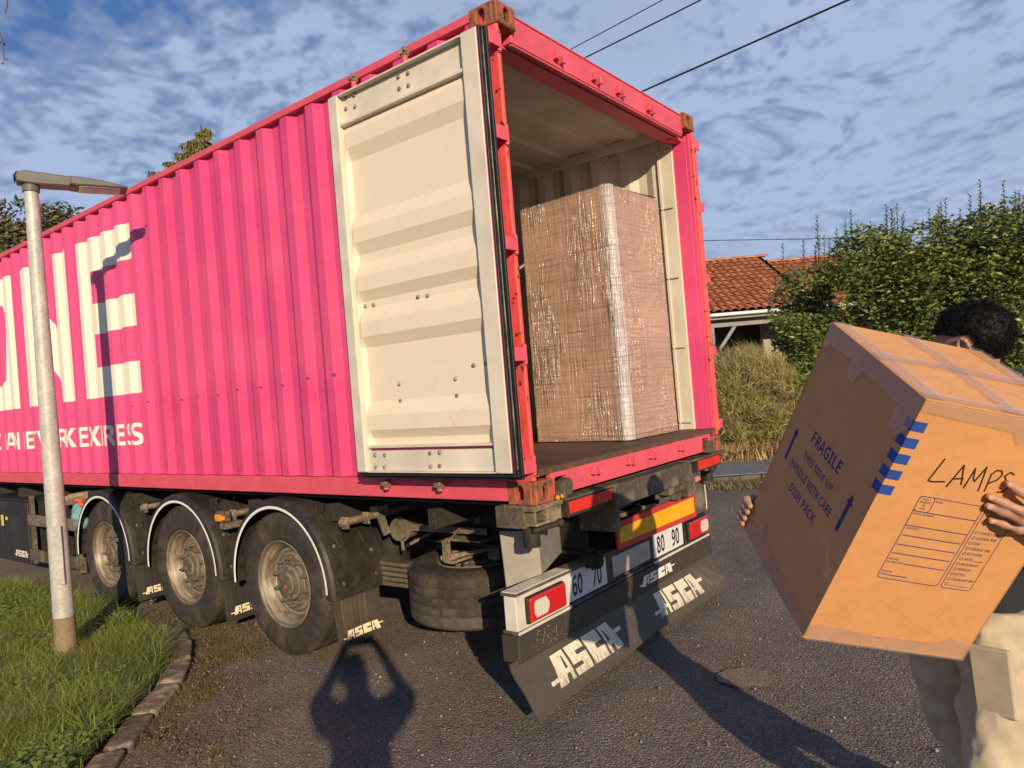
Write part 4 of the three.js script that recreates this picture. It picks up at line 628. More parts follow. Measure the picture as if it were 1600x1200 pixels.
// ---------------------------------------------------------------- street lamp
{
  const l = thing('street_lamp', 'galvanised street lamp post with flat grey lantern arm on the lawn', 'street lamp', [-0.865, 0.05, -3.686]), X = -0.865, Z = -3.686;
  const gm = mat([0.98, 0.93, 0.85], { map: rep(T.galv, 1.6), roughness: 0.5, metalness: 0.1, bumpMap: rep(T.lump, 3), bumpScale: 0.001 });
  const g = new THREE.CylinderGeometry(0.045, 0.072, 3.44, 40, 6).translate(X, 1.76, Z);
  obj('pole', [g], gm, l);
  obj('pole_foot', [cylY(X, 0.04, 0.36, Z, 0.0735, 40, 0.0705)], mat([0.50, 0.36, 0.22], { map: rep(T.galv, 2), roughness: 0.75 }), l);
  obj('access_door', [plate([[-0.03, 0], [0.03, 0], [0.03, 0.42], [-0.03, 0.42]], 0.006, basis([0.62, 0, 0.78], [0, 1, 0], [-0.78, 0, 0.62], [X - 0.78 * 0.058 + 0.62 * 0.035, 0.60, Z + 0.62 * 0.058 + 0.78 * 0.035]), 0.002)], gm, l);
  const dx = 0.943, dz = 0.333, arm = basis([dx, 0, dz], [0, 1, 0], [-dz, 0, dx], [X, 0, Z]), gl = mat([0.135, 0.13, 0.105], { map: rep(T.grain, 2), roughness: 0.55 });
  const side = (pts, w) => plate(pts, w, arm.clone().multiply(new THREE.Matrix4().makeTranslation(0, 0, -w / 2)), 0.008);
  obj('collar', [cylY(X, 3.445, 3.51, Z, 0.056, 24)], gl, l);
  obj('lamp_arm', [side([[-0.085, 3.505], [-0.09, 3.545], [-0.07, 3.575], [-0.03, 3.585], [0.26, 3.565], [0.30, 3.53], [0.28, 3.492], [0.06, 3.490], [-0.02, 3.495]], 0.125)], gl, l);
  obj('lamp_head', [side([[0.24, 3.500], [0.25, 3.560], [0.45, 3.545], [0.61, 3.512], [0.62, 3.500], [0.55, 3.496], [0.30, 3.494]], 0.20)], gl, l);
  obj('lamp_glass', [side([[0.30, 3.484], [0.30, 3.4955], [0.575, 3.4965], [0.57, 3.490]], 0.165)], mat([0.42, 0.36, 0.33], { roughness: 0.2 }), l);
  obj('end_cap', [side([[-0.097, 3.51], [-0.102, 3.545], [-0.078, 3.580], [-0.088, 3.545]], 0.118)], M.black, l);
}

// ---------------------------------------------------------------- load inside the container
{
  const L = thing('wrapped_pallet_load', 'tall cardboard covered pallet load bound in shiny clear stretch film inside the container', 'pallet load', [1.88, 1.31, -0.66]);
  const c0 = [[1.486, -0.262], [2.232, -0.238], [2.24, -1.06], [1.550, -1.092]];      // plan corners: near-left, near-right, back-right, back-left
  const plan = (r, n, m) => {                                  // rounded outline as [x, z, outward x, outward z, metres along it]
    const out = []; let s = 0, last = null;
    for (let i = 0; i < 4; i++) {
      const p = c0[(i + 3) % 4], q = c0[i], t = c0[(i + 1) % 4], u = V(q[0] - p[0], 0, q[1] - p[1]).normalize(), v = V(t[0] - q[0], 0, t[1] - q[1]).normalize(), na = V(u.z, 0, -u.x), nb = V(v.z, 0, -v.x); if (na.x * (q[0] - 1.88) + na.z * (q[1] + 0.665) < 0) { na.negate(); nb.negate(); }
      const c = V(q[0], 0, q[1]).addScaledVector(u, -r).addScaledVector(v, r), add = (x, z, nx, nz) => { if (last) s += Math.hypot(x - last[0], z - last[1]); last = [x, z]; out.push([x, z, nx, nz, s]); };
      for (let k = 0; k <= m; k++) { const w = na.clone().lerp(nb, k / m).normalize(); add(c.x + w.x * r, c.z + w.z * r, w.x, w.z); }
      const L = Math.hypot(t[0] - q[0], t[1] - q[1]) - 2 * r; for (let k = 1; k < n; k++) add(q[0] + v.x * (r + (L * k) / n), q[1] + v.z * (r + (L * k) / n), nb.x, nb.z);
    }
    out.push([out[0][0], out[0][1], out[0][2], out[0][3], s + Math.hypot(out[0][0] - last[0], out[0][1] - last[1])]); return out;
  };
  const ySeg = 190, shell = (off, rib, soft, top, r, from = 0, to = 1e9) => {
    const P = plan(r, 40, 9).filter((p, i, a) => p[4] >= from && p[4] <= to), rows = [];
    for (let j = 0; j <= ySeg; j++) { const v = j / ySeg, y = 1.31 + v * (top - 1.31), taper = 0.012 * v; rows.push(P.map(([x, z, nx, nz, s]) => { const e = s > 3.06 ? s - 3.13 : s; const k = off - taper + (fb(e * 3 + 3, y * 26 + Math.sin(e * 9) * 0.5, 3) - 0.5) * rib + (fb(e * 3.2 + 8, y * 1.7 + 4, 2) - 0.5) * soft; return [x + nx * k, y, z + nz * k]; })); }
    const g = strip(rows), u = g.attributes.uv, pos = g.attributes.position; const L = P[P.length - 1][4] - P[0][4]; for (let i = 0; i < u.count; i++) u.setXY(i, P[0][4] + u.getX(i) * L, pos.getY(i)); return g;
  };
  const topY = 3.095, R = rng(33);
  const card = dtex(1024, 1024, (u, v, x, y) => { const l = fb(u * 16, v * 150, 3, 2400), w = fb(u * 6 + 2, v * 6, 4, 36), t = 0.5 + 0.5 * Math.sin((v * 150 + 2.2 * fb(u * 14, v * 30, 3, 420)) * 6.2832), s = h2(x, y), ln = Math.abs(((v * 64 + 0.5 * fb(u * 9, v * 20, 3, 180)) % 1) - 0.5), k = 0.70 + (l - 0.5) * 0.09 + (w - 0.5) * 0.16 - 0.13 * sstep(0.16, 0.02, ln) * sstep(0.38, 0.6, fb(u * 12 + 3, v * 64, 3, 768)) + (t - 0.5) * 0.03 + (s - 0.5) * 0.05; return [k * 1.07, k * 0.84, k * (0.66 + (w - 0.5) * 0.15)]; });
  const bodyG = shell(0, 0.0045, 0.010, topY, 0.012), lid = strip([[[1.50, topY - 0.004, -0.275], [2.222, topY + 0.02, -0.25]], [[1.56, topY - 0.01, -1.08], [2.235, topY + 0.015, -1.05]]]);
  obj('cardboard_wrap', [bodyG], mat([1, 1, 1], { map: rep(card, 0.55, 0.55), roughness: 0.7 }), L, true); obj('load_top', [lid], mat([0.58, 0.47, 0.40], { roughness: 0.6, map: rep(T.grain, 1), side: THREE.DoubleSide }), L);
  const film = dtex(1024, 1024, (u, v) => {                    // fine stretched wrinkles across, gathered upright ridges in places
    const across = fb(u * 6, v * 70, 4, 420), ridge = 1 - Math.abs(fb(u * 90, v * 5, 3, 450) * 2 - 1), patch = sstep(0.40, 0.58, fb(u * 7 + 2, v * 2, 3, 14)), crinkle = 1 - Math.abs(fb(u * 40, v * 46, 3, 40 * 46) * 2 - 1);
    return 0.40 * across + (0.17 + patch * 0.30) * ridge * ridge + (0.05 + 0.14 * patch) * crinkle;
  }, false);
  const filmMat = (t, r, b) => new THREE.MeshPhysicalMaterial({ color: new THREE.Color().setRGB(0.95, 0.91, 0.90), roughness: r, transmission: t, thickness: 0, ior: 1.62, bumpMap: rep(film, 0.9, 0.75), bumpScale: b, side: THREE.DoubleSide });
  obj('stretch_film', [shell(0.010, 0.005, 0.016, topY + 0.006, 0.034)], filmMat(0.88, 0.22, 0.030), L, true);
  obj('film_fold', [shell(0.0125, 0.004, 0.016, topY + 0.008, 0.038, 0, 0.10)], filmMat(0.60, 0.30, 0.022), L, true);
  obj('film_fold', [shell(0.0122, 0.004, 0.016, topY + 0.008, 0.038, 2.98, 3.16)], filmMat(0.76, 0.30, 0.024), L, true);
  obj('pallet_board', [bx(1.56, 2.2, 1.303, 1.312, -1.05, -0.3)], M.floor, L);
  const f = obj('foam_block', [plate([[0, 0], [0.26, 0], [0.25, 0.10], [0.17, 0.22], [0.03, 0.26], [0, 0.2]], 0.12, basis([0.5, 0, 0.86], [0, 1, 0], [-0.86, 0, 0.5], [1.44, 1.304, -1.42]), 0.012)], mat([0.68, 0.52, 0.33], { roughness: 0.8, map: rep(T.grain, 3) })); f.userData = { label: 'pale chunk of packing foam on the container floor left of the load', category: 'packing foam' };
}

// ---------------------------------------------------------------- carried box
const BX = [0.6899, -0.2514, 0.6789], BY = [-0.165, 0.8585, 0.4856], BZ = [-0.7049, -0.447, 0.5508], B0 = [-1.1253, 1.6293, 1.9242];
const boxM = basis(BX, BY, BZ, B0), bp = (x, y, z) => V(x, y, z).applyMatrix4(boxM);     // box axes: x along the front, y up, z out of the front; origin at the near top corner
{
  const A = 0.4673, W = 0.4619, H = 0.711, b = thing('cardboard_moving_box', 'large tilted cardboard moving box with printed form, blue bars and handwriting', 'moving box', B0);
  const S = 2200, base = (w, h, f, seed) => ctex(Math.round(w * S), Math.round(h * S), (g, W2, H2) => {
    g.fillStyle = 'rgb(205,146,92)'; g.fillRect(0, 0, W2, H2); const R = rng(seed);
    for (let i = 0; i < 5200; i++) { g.globalAlpha = 0.04 + R() * 0.14; g.fillStyle = R() < 0.5 ? 'rgb(170,112,66)' : 'rgb(228,176,124)'; g.fillRect(R() * W2, R() * H2, 1 + R() * 5, 1 + R() * 2); }
    for (let i = 0; i < 60; i++) { g.globalAlpha = 0.02 + R() * 0.05; g.fillStyle = R() < 0.5 ? 'rgb(160,104,60)' : 'rgb(226,172,118)'; g.beginPath(); g.ellipse(R() * W2, R() * H2, 30 + R() * 160, 20 + R() * 70, R() * 3, 0, 7); g.fill(); } g.globalAlpha = 1;
    g.scale(S, S); f(g, W2 / S, H2 / S, R);
  });
  const INK = 'rgb(44,46,92)', BLUE = 'rgb(34,72,150)';
  const txt = (g, s, x, y, w, h, align = 'left') => { g.save(); g.font = 'bold 100px sans-serif'; g.textBaseline = 'alphabetic'; const m = g.measureText(s).width; g.translate(x, y); g.scale(w ? w / m : h / 72, h / 72); g.textAlign = w ? 'left' : align; g.fillText(s, 0, 0); g.restore(); };
  const front = base(W, H, (g, w, h, R) => {
    g.fillStyle = BLUE; for (const y of [0.055, 0.098, 0.141, 0.184, 0.226]) g.fillRect(-0.001, y, 0.034, 0.026);
    g.strokeStyle = g.fillStyle = INK; g.lineWidth = 0.0022; g.lineJoin = 'round'; g.lineCap = 'round';
    const rr = (x, y, w2, h2, r) => { g.beginPath(); g.moveTo(x + r, y); g.arcTo(x + w2, y, x + w2, y + h2, r); g.arcTo(x + w2, y + h2, x, y + h2, r); g.arcTo(x, y + h2, x, y, r); g.arcTo(x, y, x + w2, y, r); g.stroke(); };
    rr(0.104, 0.238, 0.166, 0.247, 0.010); rr(0.279, 0.238, 0.084, 0.248, 0.010); rr(0.104, 0.238, 0.039, 0.042, 0.008);
    g.lineWidth = 0.0026; const ln = (x, y, x2) => { g.beginPath(); g.moveTo(x, y); g.lineTo(x2, y); g.stroke(); };
    ln(0.104, 0.280, 0.27); ln(0.104, 0.322, 0.27); for (const y of [0.351, 0.379, 0.406]) ln(0.109, y, 0.264); ln(0.156, 0.434, 0.263); ln(0.127, 0.473, 0.18);
    for (const [s, x, y, w2] of [['PLACE', 0.114, 0.248, 0.02], ['INVENTORY', 0.109, 0.257, 0.03], ['TAG', 0.118, 0.265, 0.011], ['HERE', 0.116, 0.274, 0.015], ['NAME', 0.146, 0.249, 0.019], ['ORDER NUMBER', 0.107, 0.290, 0.055], ['CONTENTS', 0.107, 0.332, 0.036], ['SPECIAL', 0.107, 0.427, 0.027], ['INSTRUCTIONS', 0.107, 0.4365, 0.046], ['PACKERS', 0.107, 0.466, 0.03], ["NAME", 0.107, 0.475, 0.018], ['DELIVER TO', 0.284, 0.253, 0.05]]) txt(g, s, x, y, w2, 0.006);
    ['', '', 'FAMILY RM', 'LIVING RM', 'DEN', 'DINING RM', 'KITCHEN', 'BATH', 'BASEMENT', 'GARAGE', 'ATTIC', 'LAUNDRY RM', ''].forEach((s, i) => { const y = i < 2 ? 0.283 : 0.3155 + (i - 2) * 0.01605; if (i === 0) return; g.lineWidth = 0.0016; rr(0.286, y - 0.007, 0.0072, 0.0072, 0.002); if (s) txt(g, s, 0.297, y, s.length * 0.0062, 0.0075); if (!s || s === 'BATH') ln(s ? 0.325 : 0.299, y, 0.352); });
    g.strokeStyle = 'rgb(52,30,16)'; const pen = (pts, lw = 0.0046) => { g.lineWidth = lw; g.beginPath(); pts.forEach(([x, y], i) => (i ? g.lineTo(x, y) : g.moveTo(x, y))); g.stroke(); };
    pen([[0.114, 0.134], [0.102, 0.195], [0.112, 0.197], [0.141, 0.191]]); pen([[0.152, 0.202], [0.166, 0.141], [0.183, 0.190]]); pen([[0.156, 0.180], [0.180, 0.174]]); pen([[0.193, 0.197], [0.196, 0.143], [0.204, 0.170], [0.210, 0.176], [0.221, 0.135], [0.231, 0.198]]); pen([[0.247, 0.196], [0.241, 0.150], [0.250, 0.138], [0.262, 0.138], [0.268, 0.148], [0.262, 0.163], [0.247, 0.174]]); pen([[0.297, 0.142], [0.285, 0.138], [0.276, 0.150], [0.290, 0.166], [0.300, 0.178], [0.292, 0.192], [0.280, 0.194]]);
    g.strokeStyle = 'rgba(120,74,40,0.35)'; for (let i = 0; i < 8; i++) pen([[R() * w, 0.50 + R() * 0.2], [R() * w, 0.55 + R() * 0.15]], 0.001);
  }, 61);
  const left = base(A, H, (g, w, h, R) => {
    g.fillStyle = BLUE; for (const y of [0.055, 0.098, 0.141, 0.184, 0.226]) g.fillRect(w - 0.030, y, 0.031, 0.026);
    g.fillStyle = 'rgb(50,48,96)'; const X = (z) => w + z;
    txt(g, 'FRAGILE', X(-0.328), 0.304, 0.174, 0.036); txt(g, 'THIS SIDE UP', X(-0.328), 0.357, 0.176, 0.020); txt(g, 'HANDLE WITH CARE', X(-0.372), 0.411, 0.258, 0.026); txt(g, 'DISH PACK', X(-0.327), 0.467, 0.165, 0.027);
    for (const [z, y0, y1] of [[-0.408, 0.306, 0.413], [-0.070, 0.306, 0.416]]) { const x = X(z); g.beginPath(); [[x, y0], [x + 0.016, y0 + 0.03], [x + 0.007, y0 + 0.026], [x + 0.007, y1], [x - 0.007, y1], [x - 0.007, y0 + 0.026], [x - 0.016, y0 + 0.03]].forEach((p, i) => (i ? g.lineTo(...p) : g.moveTo(...p))); g.fill(); }
  }, 62);
  const top = base(W, A, (g, w, h, R) => {
    g.strokeStyle = 'rgb(110,66,34)'; g.lineWidth = 0.0016; g.beginPath(); g.moveTo(0, h * 0.5); g.lineTo(w, h * 0.5); g.stroke(); g.lineWidth = 0.0009;
    for (const [x0, y0, x1, y1] of [[0.26, 0.30, 0.36, 0.36], [0.29, 0.26, 0.40, 0.33]]) { g.beginPath(); g.moveTo(x0, y0); g.lineTo(x1, y1); g.stroke(); }
    g.fillStyle = 'rgb(70,52,70)'; for (let i = 0; i < 6; i++) g.fillRect(0.33 + R() * 0.01, 0.365 + i * 0.009, 0.06 + R() * 0.02, 0.004);
  }, 63);
  const cm = (t) => mat([1, 1, 1], { map: t, roughness: 0.78, bumpMap: rep(T.lump, 2), bumpScale: 0.003 });
  const face = (name, O, ux, uy, w, h, m, bulge) => { const rows = []; for (let i = 0; i <= 12; i++) { const r = []; for (let j = 0; j <= 12; j++) { const s = j / 12, t = i / 12, n = Math.sin(Math.PI * s) * Math.sin(Math.PI * t) * bulge + (bulge ? (vn(s * 4 + O[0] * 9, t * 4) - 0.5) * 0.004 * Math.min(1, 6 * Math.min(s, 1 - s, t, 1 - t)) : 0), nn = V(...ux).cross(V(...uy)); r.push([O[0] + ux[0] * w * s + uy[0] * h * t + nn.x * n, O[1] + ux[1] * w * s + uy[1] * h * t + nn.y * n, O[2] + ux[2] * w * s + uy[2] * h * t + nn.z * n]); } rows.push(r); }
    return obj(name, strip(rows).applyMatrix4(boxM), m, b, true); };
  face('front_panel', [0, -H, 0], [1, 0, 0], [0, 1, 0], W, H, cm(front), 0.004);
  face('side_panel', [0, -H, -A], [0, 0, 1], [0, 1, 0], A, H, cm(left), 0.003);
  face('top_flap', [0, 0, 0], [1, 0, 0], [0, 0, -1], W, A, cm(top), 0.004);
  const plain = mat([0.60, 0.30, 0.11], { roughness: 0.8, map: rep(T.grain, 4) });
  face('side_panel', [W, -H, 0], [0, 0, -1], [0, 1, 0], A, H, plain, 0.002); face('back_panel', [W, -H, -A], [-1, 0, 0], [0, 1, 0], W, H, plain, 0.002); face('bottom_flap', [0, -H, -A], [1, 0, 0], [0, 0, 1], W, A, plain, 0);
  // clear packing tape
  const ripple = dtex(256, 256, (u, v) => fb(u * 30, v * 5, 3, 30), false);
  const tm = (o) => new THREE.MeshPhysicalMaterial({ color: new THREE.Color().setRGB(0.50, 0.40, 0.36), roughness: 0.26, transparent: true, opacity: o, bumpMap: rep(ripple, 3), bumpScale: 0.003, clearcoat: 0.8, clearcoatRoughness: 0.15, side: THREE.DoubleSide });
  const t1 = tm(0.38), t2 = tm(0.28), e = 0.0068;
  const tp = (pts, m) => { const s = new THREE.ShapeGeometry(new THREE.Shape(pts.map((p) => new THREE.Vector2(p[0], p[1])))); return s; };
  const onFront = (pts) => tp(pts).applyMatrix4(boxM.clone().multiply(new THREE.Matrix4().makeTranslation(0, 0, e)));
  const onLeft = (pts) => tp(pts).applyMatrix4(boxM.clone().multiply(basis([0, 0, 1], [0, 1, 0], [-1, 0, 0], [-e + 0.002, 0, 0])));
  const onTop = (pts, k = 0) => tp(pts).applyMatrix4(boxM.clone().multiply(basis([1, 0, 0], [0, 0, -1], [0, 1, 0], [0, e + k, 0])));
  obj('tape', [onLeft([[-0.467, 0.004], [-0.467, -0.060], [-0.452, -0.072], [-0.430, -0.050], [-0.30, -0.042], [-0.297, -0.086], [-0.262, -0.092], [-0.245, -0.046], [-0.07, -0.048], [-0.066, -0.10], [-0.02, -0.104], [0.002, -0.07], [0.002, 0.004]])], t1, b);
  obj('tape', [onLeft([[-0.467, -0.62], [-0.44, -0.64], [-0.43, -0.672], [-0.39, -0.660], [-0.36, -0.61], [-0.335, -0.66], [-0.05, -0.672], [0.0, -0.66], [0.0, -0.712], [-0.467, -0.712]])], t2, b);
  obj('tape', [onTop([[0, 0], [0.052, 0.004], [0.050, 0.462], [0, 0.466]])], t2, b);
  obj('tape', [onTop([[0.0, 0.210], [0.462, 0.212], [0.462, 0.262], [0.0, 0.260]], 0.0006)], t2, b);
  obj('tape', [onTop([[0.20, 0.0], [0.252, 0.0], [0.256, 0.467], [0.204, 0.467]], 0.0012)], t2, b);
  obj('tape', [onTop([[0.0, 0.0], [0.462, 0.0], [0.462, 0.03], [0.0, 0.034]], 0.0018)], t2, b);
  obj('tape', [onTop([[0.405, 0.0], [0.458, 0.0], [0.458, 0.467], [0.410, 0.467]], 0.0012)], t2, b);
  obj('tape', [onFront([[0, 0.002], [0.462, 0.002], [0.462, -0.036], [0.30, -0.046], [0.26, -0.066], [0.235, -0.036], [0, -0.026]])], t2, b);
  obj('tape', [onFront([[0, -0.712], [0.462, -0.712], [0.462, -0.655], [0.40, -0.640], [0.36, -0.662], [0.2, -0.668], [0.03, -0.655], [0, -0.66]])], t2, b);
  const edge = (a, c) => bar(bp(...a).toArray(), bp(...c).toArray(), 0.0016, 8), em = mat([0.58, 0.36, 0.18], { roughness: 0.8 });
  obj('edge_crease', [edge([0, 0, 0], [W, 0, 0]), edge([0, -H, 0], [W, -H, 0]), edge([W, 0, 0], [W, -H, 0]), edge([0, 0, 0], [0, 0, -A]), edge([0, -H, 0], [0, -H, -A]), edge([0, 0, -A], [0, -H, -A]), edge([0, 0, -A], [W, 0, -A]), edge([W, 0, 0], [W, 0, -A])].map((g) => { return g; }), mat([0.60, 0.30, 0.11], { roughness: 0.8, map: rep(T.grain, 4) }), b);
}

// ---------------------------------------------------------------- people
function isoMesh(f, lo, hi, h) {                                // naive surface nets of f = 0, inside negative
  const n = [0, 1, 2].map((i) => Math.ceil((hi[i] - lo[i]) / h) + 1), [a, b, c] = n, F = new Float32Array(a * b * c), id = (i, j, k) => (k * b + j) * a + i;
  for (let k = 0; k < c; k++) for (let j = 0; j < b; j++) for (let i = 0; i < a; i++) F[id(i, j, k)] = f(lo[0] + i * h, lo[1] + j * h, lo[2] + k * h);
  const vid = new Int32Array(a * b * c).fill(-1), pos = [], idx = [];
  for (let k = 0; k < c - 1; k++) for (let j = 0; j < b - 1; j++) for (let i = 0; i < a - 1; i++) {
    let m = 0; const q = []; for (let d = 0; d < 8; d++) { const v = F[id(i + (d & 1), j + ((d >> 1) & 1), k + (d >> 2))]; q.push(v); if (v < 0) m |= 1 << d; }
    if (m === 0 || m === 255) continue;
    let x = 0, y = 0, z = 0, cnt = 0;
    for (let d = 0; d < 8; d++) for (const e of [1, 2, 4]) if (!(d & e)) { const v = q[d], w = q[d | e]; if ((v < 0) !== (w < 0)) { const t = v / (v - w); x += (d & 1) + (e === 1 ? t : 0); y += ((d >> 1) & 1) + (e === 2 ? t : 0); z += (d >> 2) + (e === 4 ? t : 0); cnt++; } }
    vid[id(i, j, k)] = pos.length / 3; pos.push(lo[0] + (i + x / cnt) * h, lo[1] + (j + y / cnt) * h, lo[2] + (k + z / cnt) * h);
  }
  const quad = (p, q, r, s, flip) => { if (p < 0 || q < 0 || r < 0 || s < 0) return; flip ? idx.push(p, r, q, p, s, r) : idx.push(p, q, r, p, r, s); };
  for (let k = 1; k < c - 1; k++) for (let j = 1; j < b - 1; j++) for (let i = 1; i < a - 1; i++) {
    const v = F[id(i, j, k)] < 0;
    if (v !== F[id(i + 1, j, k)] < 0) quad(vid[id(i, j - 1, k - 1)], vid[id(i, j, k - 1)], vid[id(i, j, k)], vid[id(i, j - 1, k)], !v);
    if (v !== F[id(i, j + 1, k)] < 0) quad(vid[id(i - 1, j, k - 1)], vid[id(i - 1, j, k)], vid[id(i, j, k)], vid[id(i, j, k - 1)], !v);
    if (v !== F[id(i, j, k + 1)] < 0) quad(vid[id(i - 1, j - 1, k)], vid[id(i, j - 1, k)], vid[id(i, j, k)], vid[id(i - 1, j, k)], !v);
  }
  const g = new THREE.BufferGeometry(); g.setAttribute('position', new THREE.Float32BufferAttribute(pos, 3)); g.setIndex(idx); g.computeVertexNormals(); return g;
}
const cap = (a, b, ra, rb) => { const d = [b[0] - a[0], b[1] - a[1], b[2] - a[2]], L = d[0] * d[0] + d[1] * d[1] + d[2] * d[2] || 1e-9; return (x, y, z) => { const px = x - a[0], py = y - a[1], pz = z - a[2], t = Math.min(1, Math.max(0, (px * d[0] + py * d[1] + pz * d[2]) / L)); return Math.hypot(px - d[0] * t, py - d[1] * t, pz - d[2] * t) - (ra + (rb - ra) * t); }; };
const smin = (a, b, k) => { const h = Math.max(k - Math.abs(a - b), 0) / k; return Math.min(a, b) - h * h * k * 0.25; };
const blend = (fs, k) => (x, y, z) => { let d = fs[0](x, y, z); for (let i = 1; i < fs.length; i++) d = smin(d, fs[i](x, y, z), k); return d; };
const bounds = (pts, pad) => { const lo = [1e9, 1e9, 1e9], hi = [-1e9, -1e9, -1e9]; for (const p of pts) for (let i = 0; i < 3; i++) { lo[i] = Math.min(lo[i], p[i] - pad); hi[i] = Math.max(hi[i], p[i] + pad); } return [lo, hi]; };
const lerp3 = (a, b, t) => a.map((v, i) => v + (b[i] - v) * t), add3 = (a, b, k = 1) => a.map((v, i) => v + b[i] * k);
// ellipsoid in a frame (right, up, front)
const ell = (c, fr, r) => (x, y, z) => { const p = [x - c[0], y - c[1], z - c[2]], q = fr.map((a, i) => (p[0] * a[0] + p[1] * a[1] + p[2] * a[2]) / r[i]), k = Math.hypot(...q); return (k - 1) * Math.min(...r) * (k > 0.3 ? 1 : 1); };
function headField(c, fr) {                                    // fr = [left, up, front]; c = centre of the skull
  const P = (l, u, f) => [0, 1, 2].map((i) => c[i] + fr[0][i] * l + fr[1][i] * u + fr[2][i] * f);
  const ear = (s) => { const q = P(0.078 * s, -0.012, -0.010); return (x, y, z) => { const d = [x - q[0], y - q[1], z - q[2]], L = d[0] * fr[0][0] + d[1] * fr[0][1] + d[2] * fr[0][2], U = d[0] * fr[1][0] + d[1] * fr[1][1] + d[2] * fr[1][2], Fv = d[0] * fr[2][0] + d[1] * fr[2][1] + d[2] * fr[2][2]; const U2 = U * 0.96 + Fv * 0.25, F2 = Fv * 0.96 - U * 0.25; const r = Math.hypot(U2 / 0.031, F2 / 0.018); const rim = Math.hypot((r - 0.82) * 0.020, L - s * (0.008 + 0.010 * Math.max(0, -F2 / 0.02))) - 0.0052; const bowl = Math.max(r * 0.022 - 0.019, Math.abs(L - s * 0.002) - 0.004); return smin(rim, bowl, 0.004); }; };
  const parts = [ell(P(0, 0.020, -0.012), fr, [0.076, 0.098, 0.098]), ell(P(0, -0.035, 0.030), fr, [0.060, 0.085, 0.064]), cap(P(0, -0.085, 0.060), P(0, -0.100, 0.052), 0.030, 0.026), cap(P(0, 0.0, 0.088), P(0, -0.030, 0.106), 0.010, 0.014), cap(P(0.03, -0.004, 0.078), P(-0.03, -0.004, 0.078), 0.016, 0.016)];
  const face = blend(parts, 0.03), lips = blend([cap(P(0.02, -0.062, 0.086), P(-0.02, -0.062, 0.086), 0.006, 0.006), cap(P(0.018, -0.071, 0.085), P(-0.018, -0.071, 0.085), 0.007, 0.007)], 0.004), eyes = [1, -1].map((s) => cap(P(0.031 * s, -0.012, 0.080), P(0.031 * s, -0.012, 0.079), 0.013, 0.013)), e1 = ear(1), e2 = ear(-1);
  return { P, f: (x, y, z) => { let d = smin(face(x, y, z), lips(x, y, z), 0.008); for (const e of eyes) d = smin(d, e(x, y, z), 0.006); return Math.min(smin(d, e1(x, y, z), 0.008), smin(d, e2(x, y, z), 0.008)); } };
}
function finger(pts, r) { return pts.slice(0, -1).map((p, i) => cap(p, pts[i + 1], r * (1 - i * 0.08), r * (1 - (i + 1) * 0.08))); }
const skin = new THREE.MeshPhysicalMaterial({ color: new THREE.Color().setRGB(0.50, 0.265, 0.165), roughness: 0.5, map: rep(T.grain, 6), bumpMap: rep(T.bump, 8), bumpScale: 0.0008 });
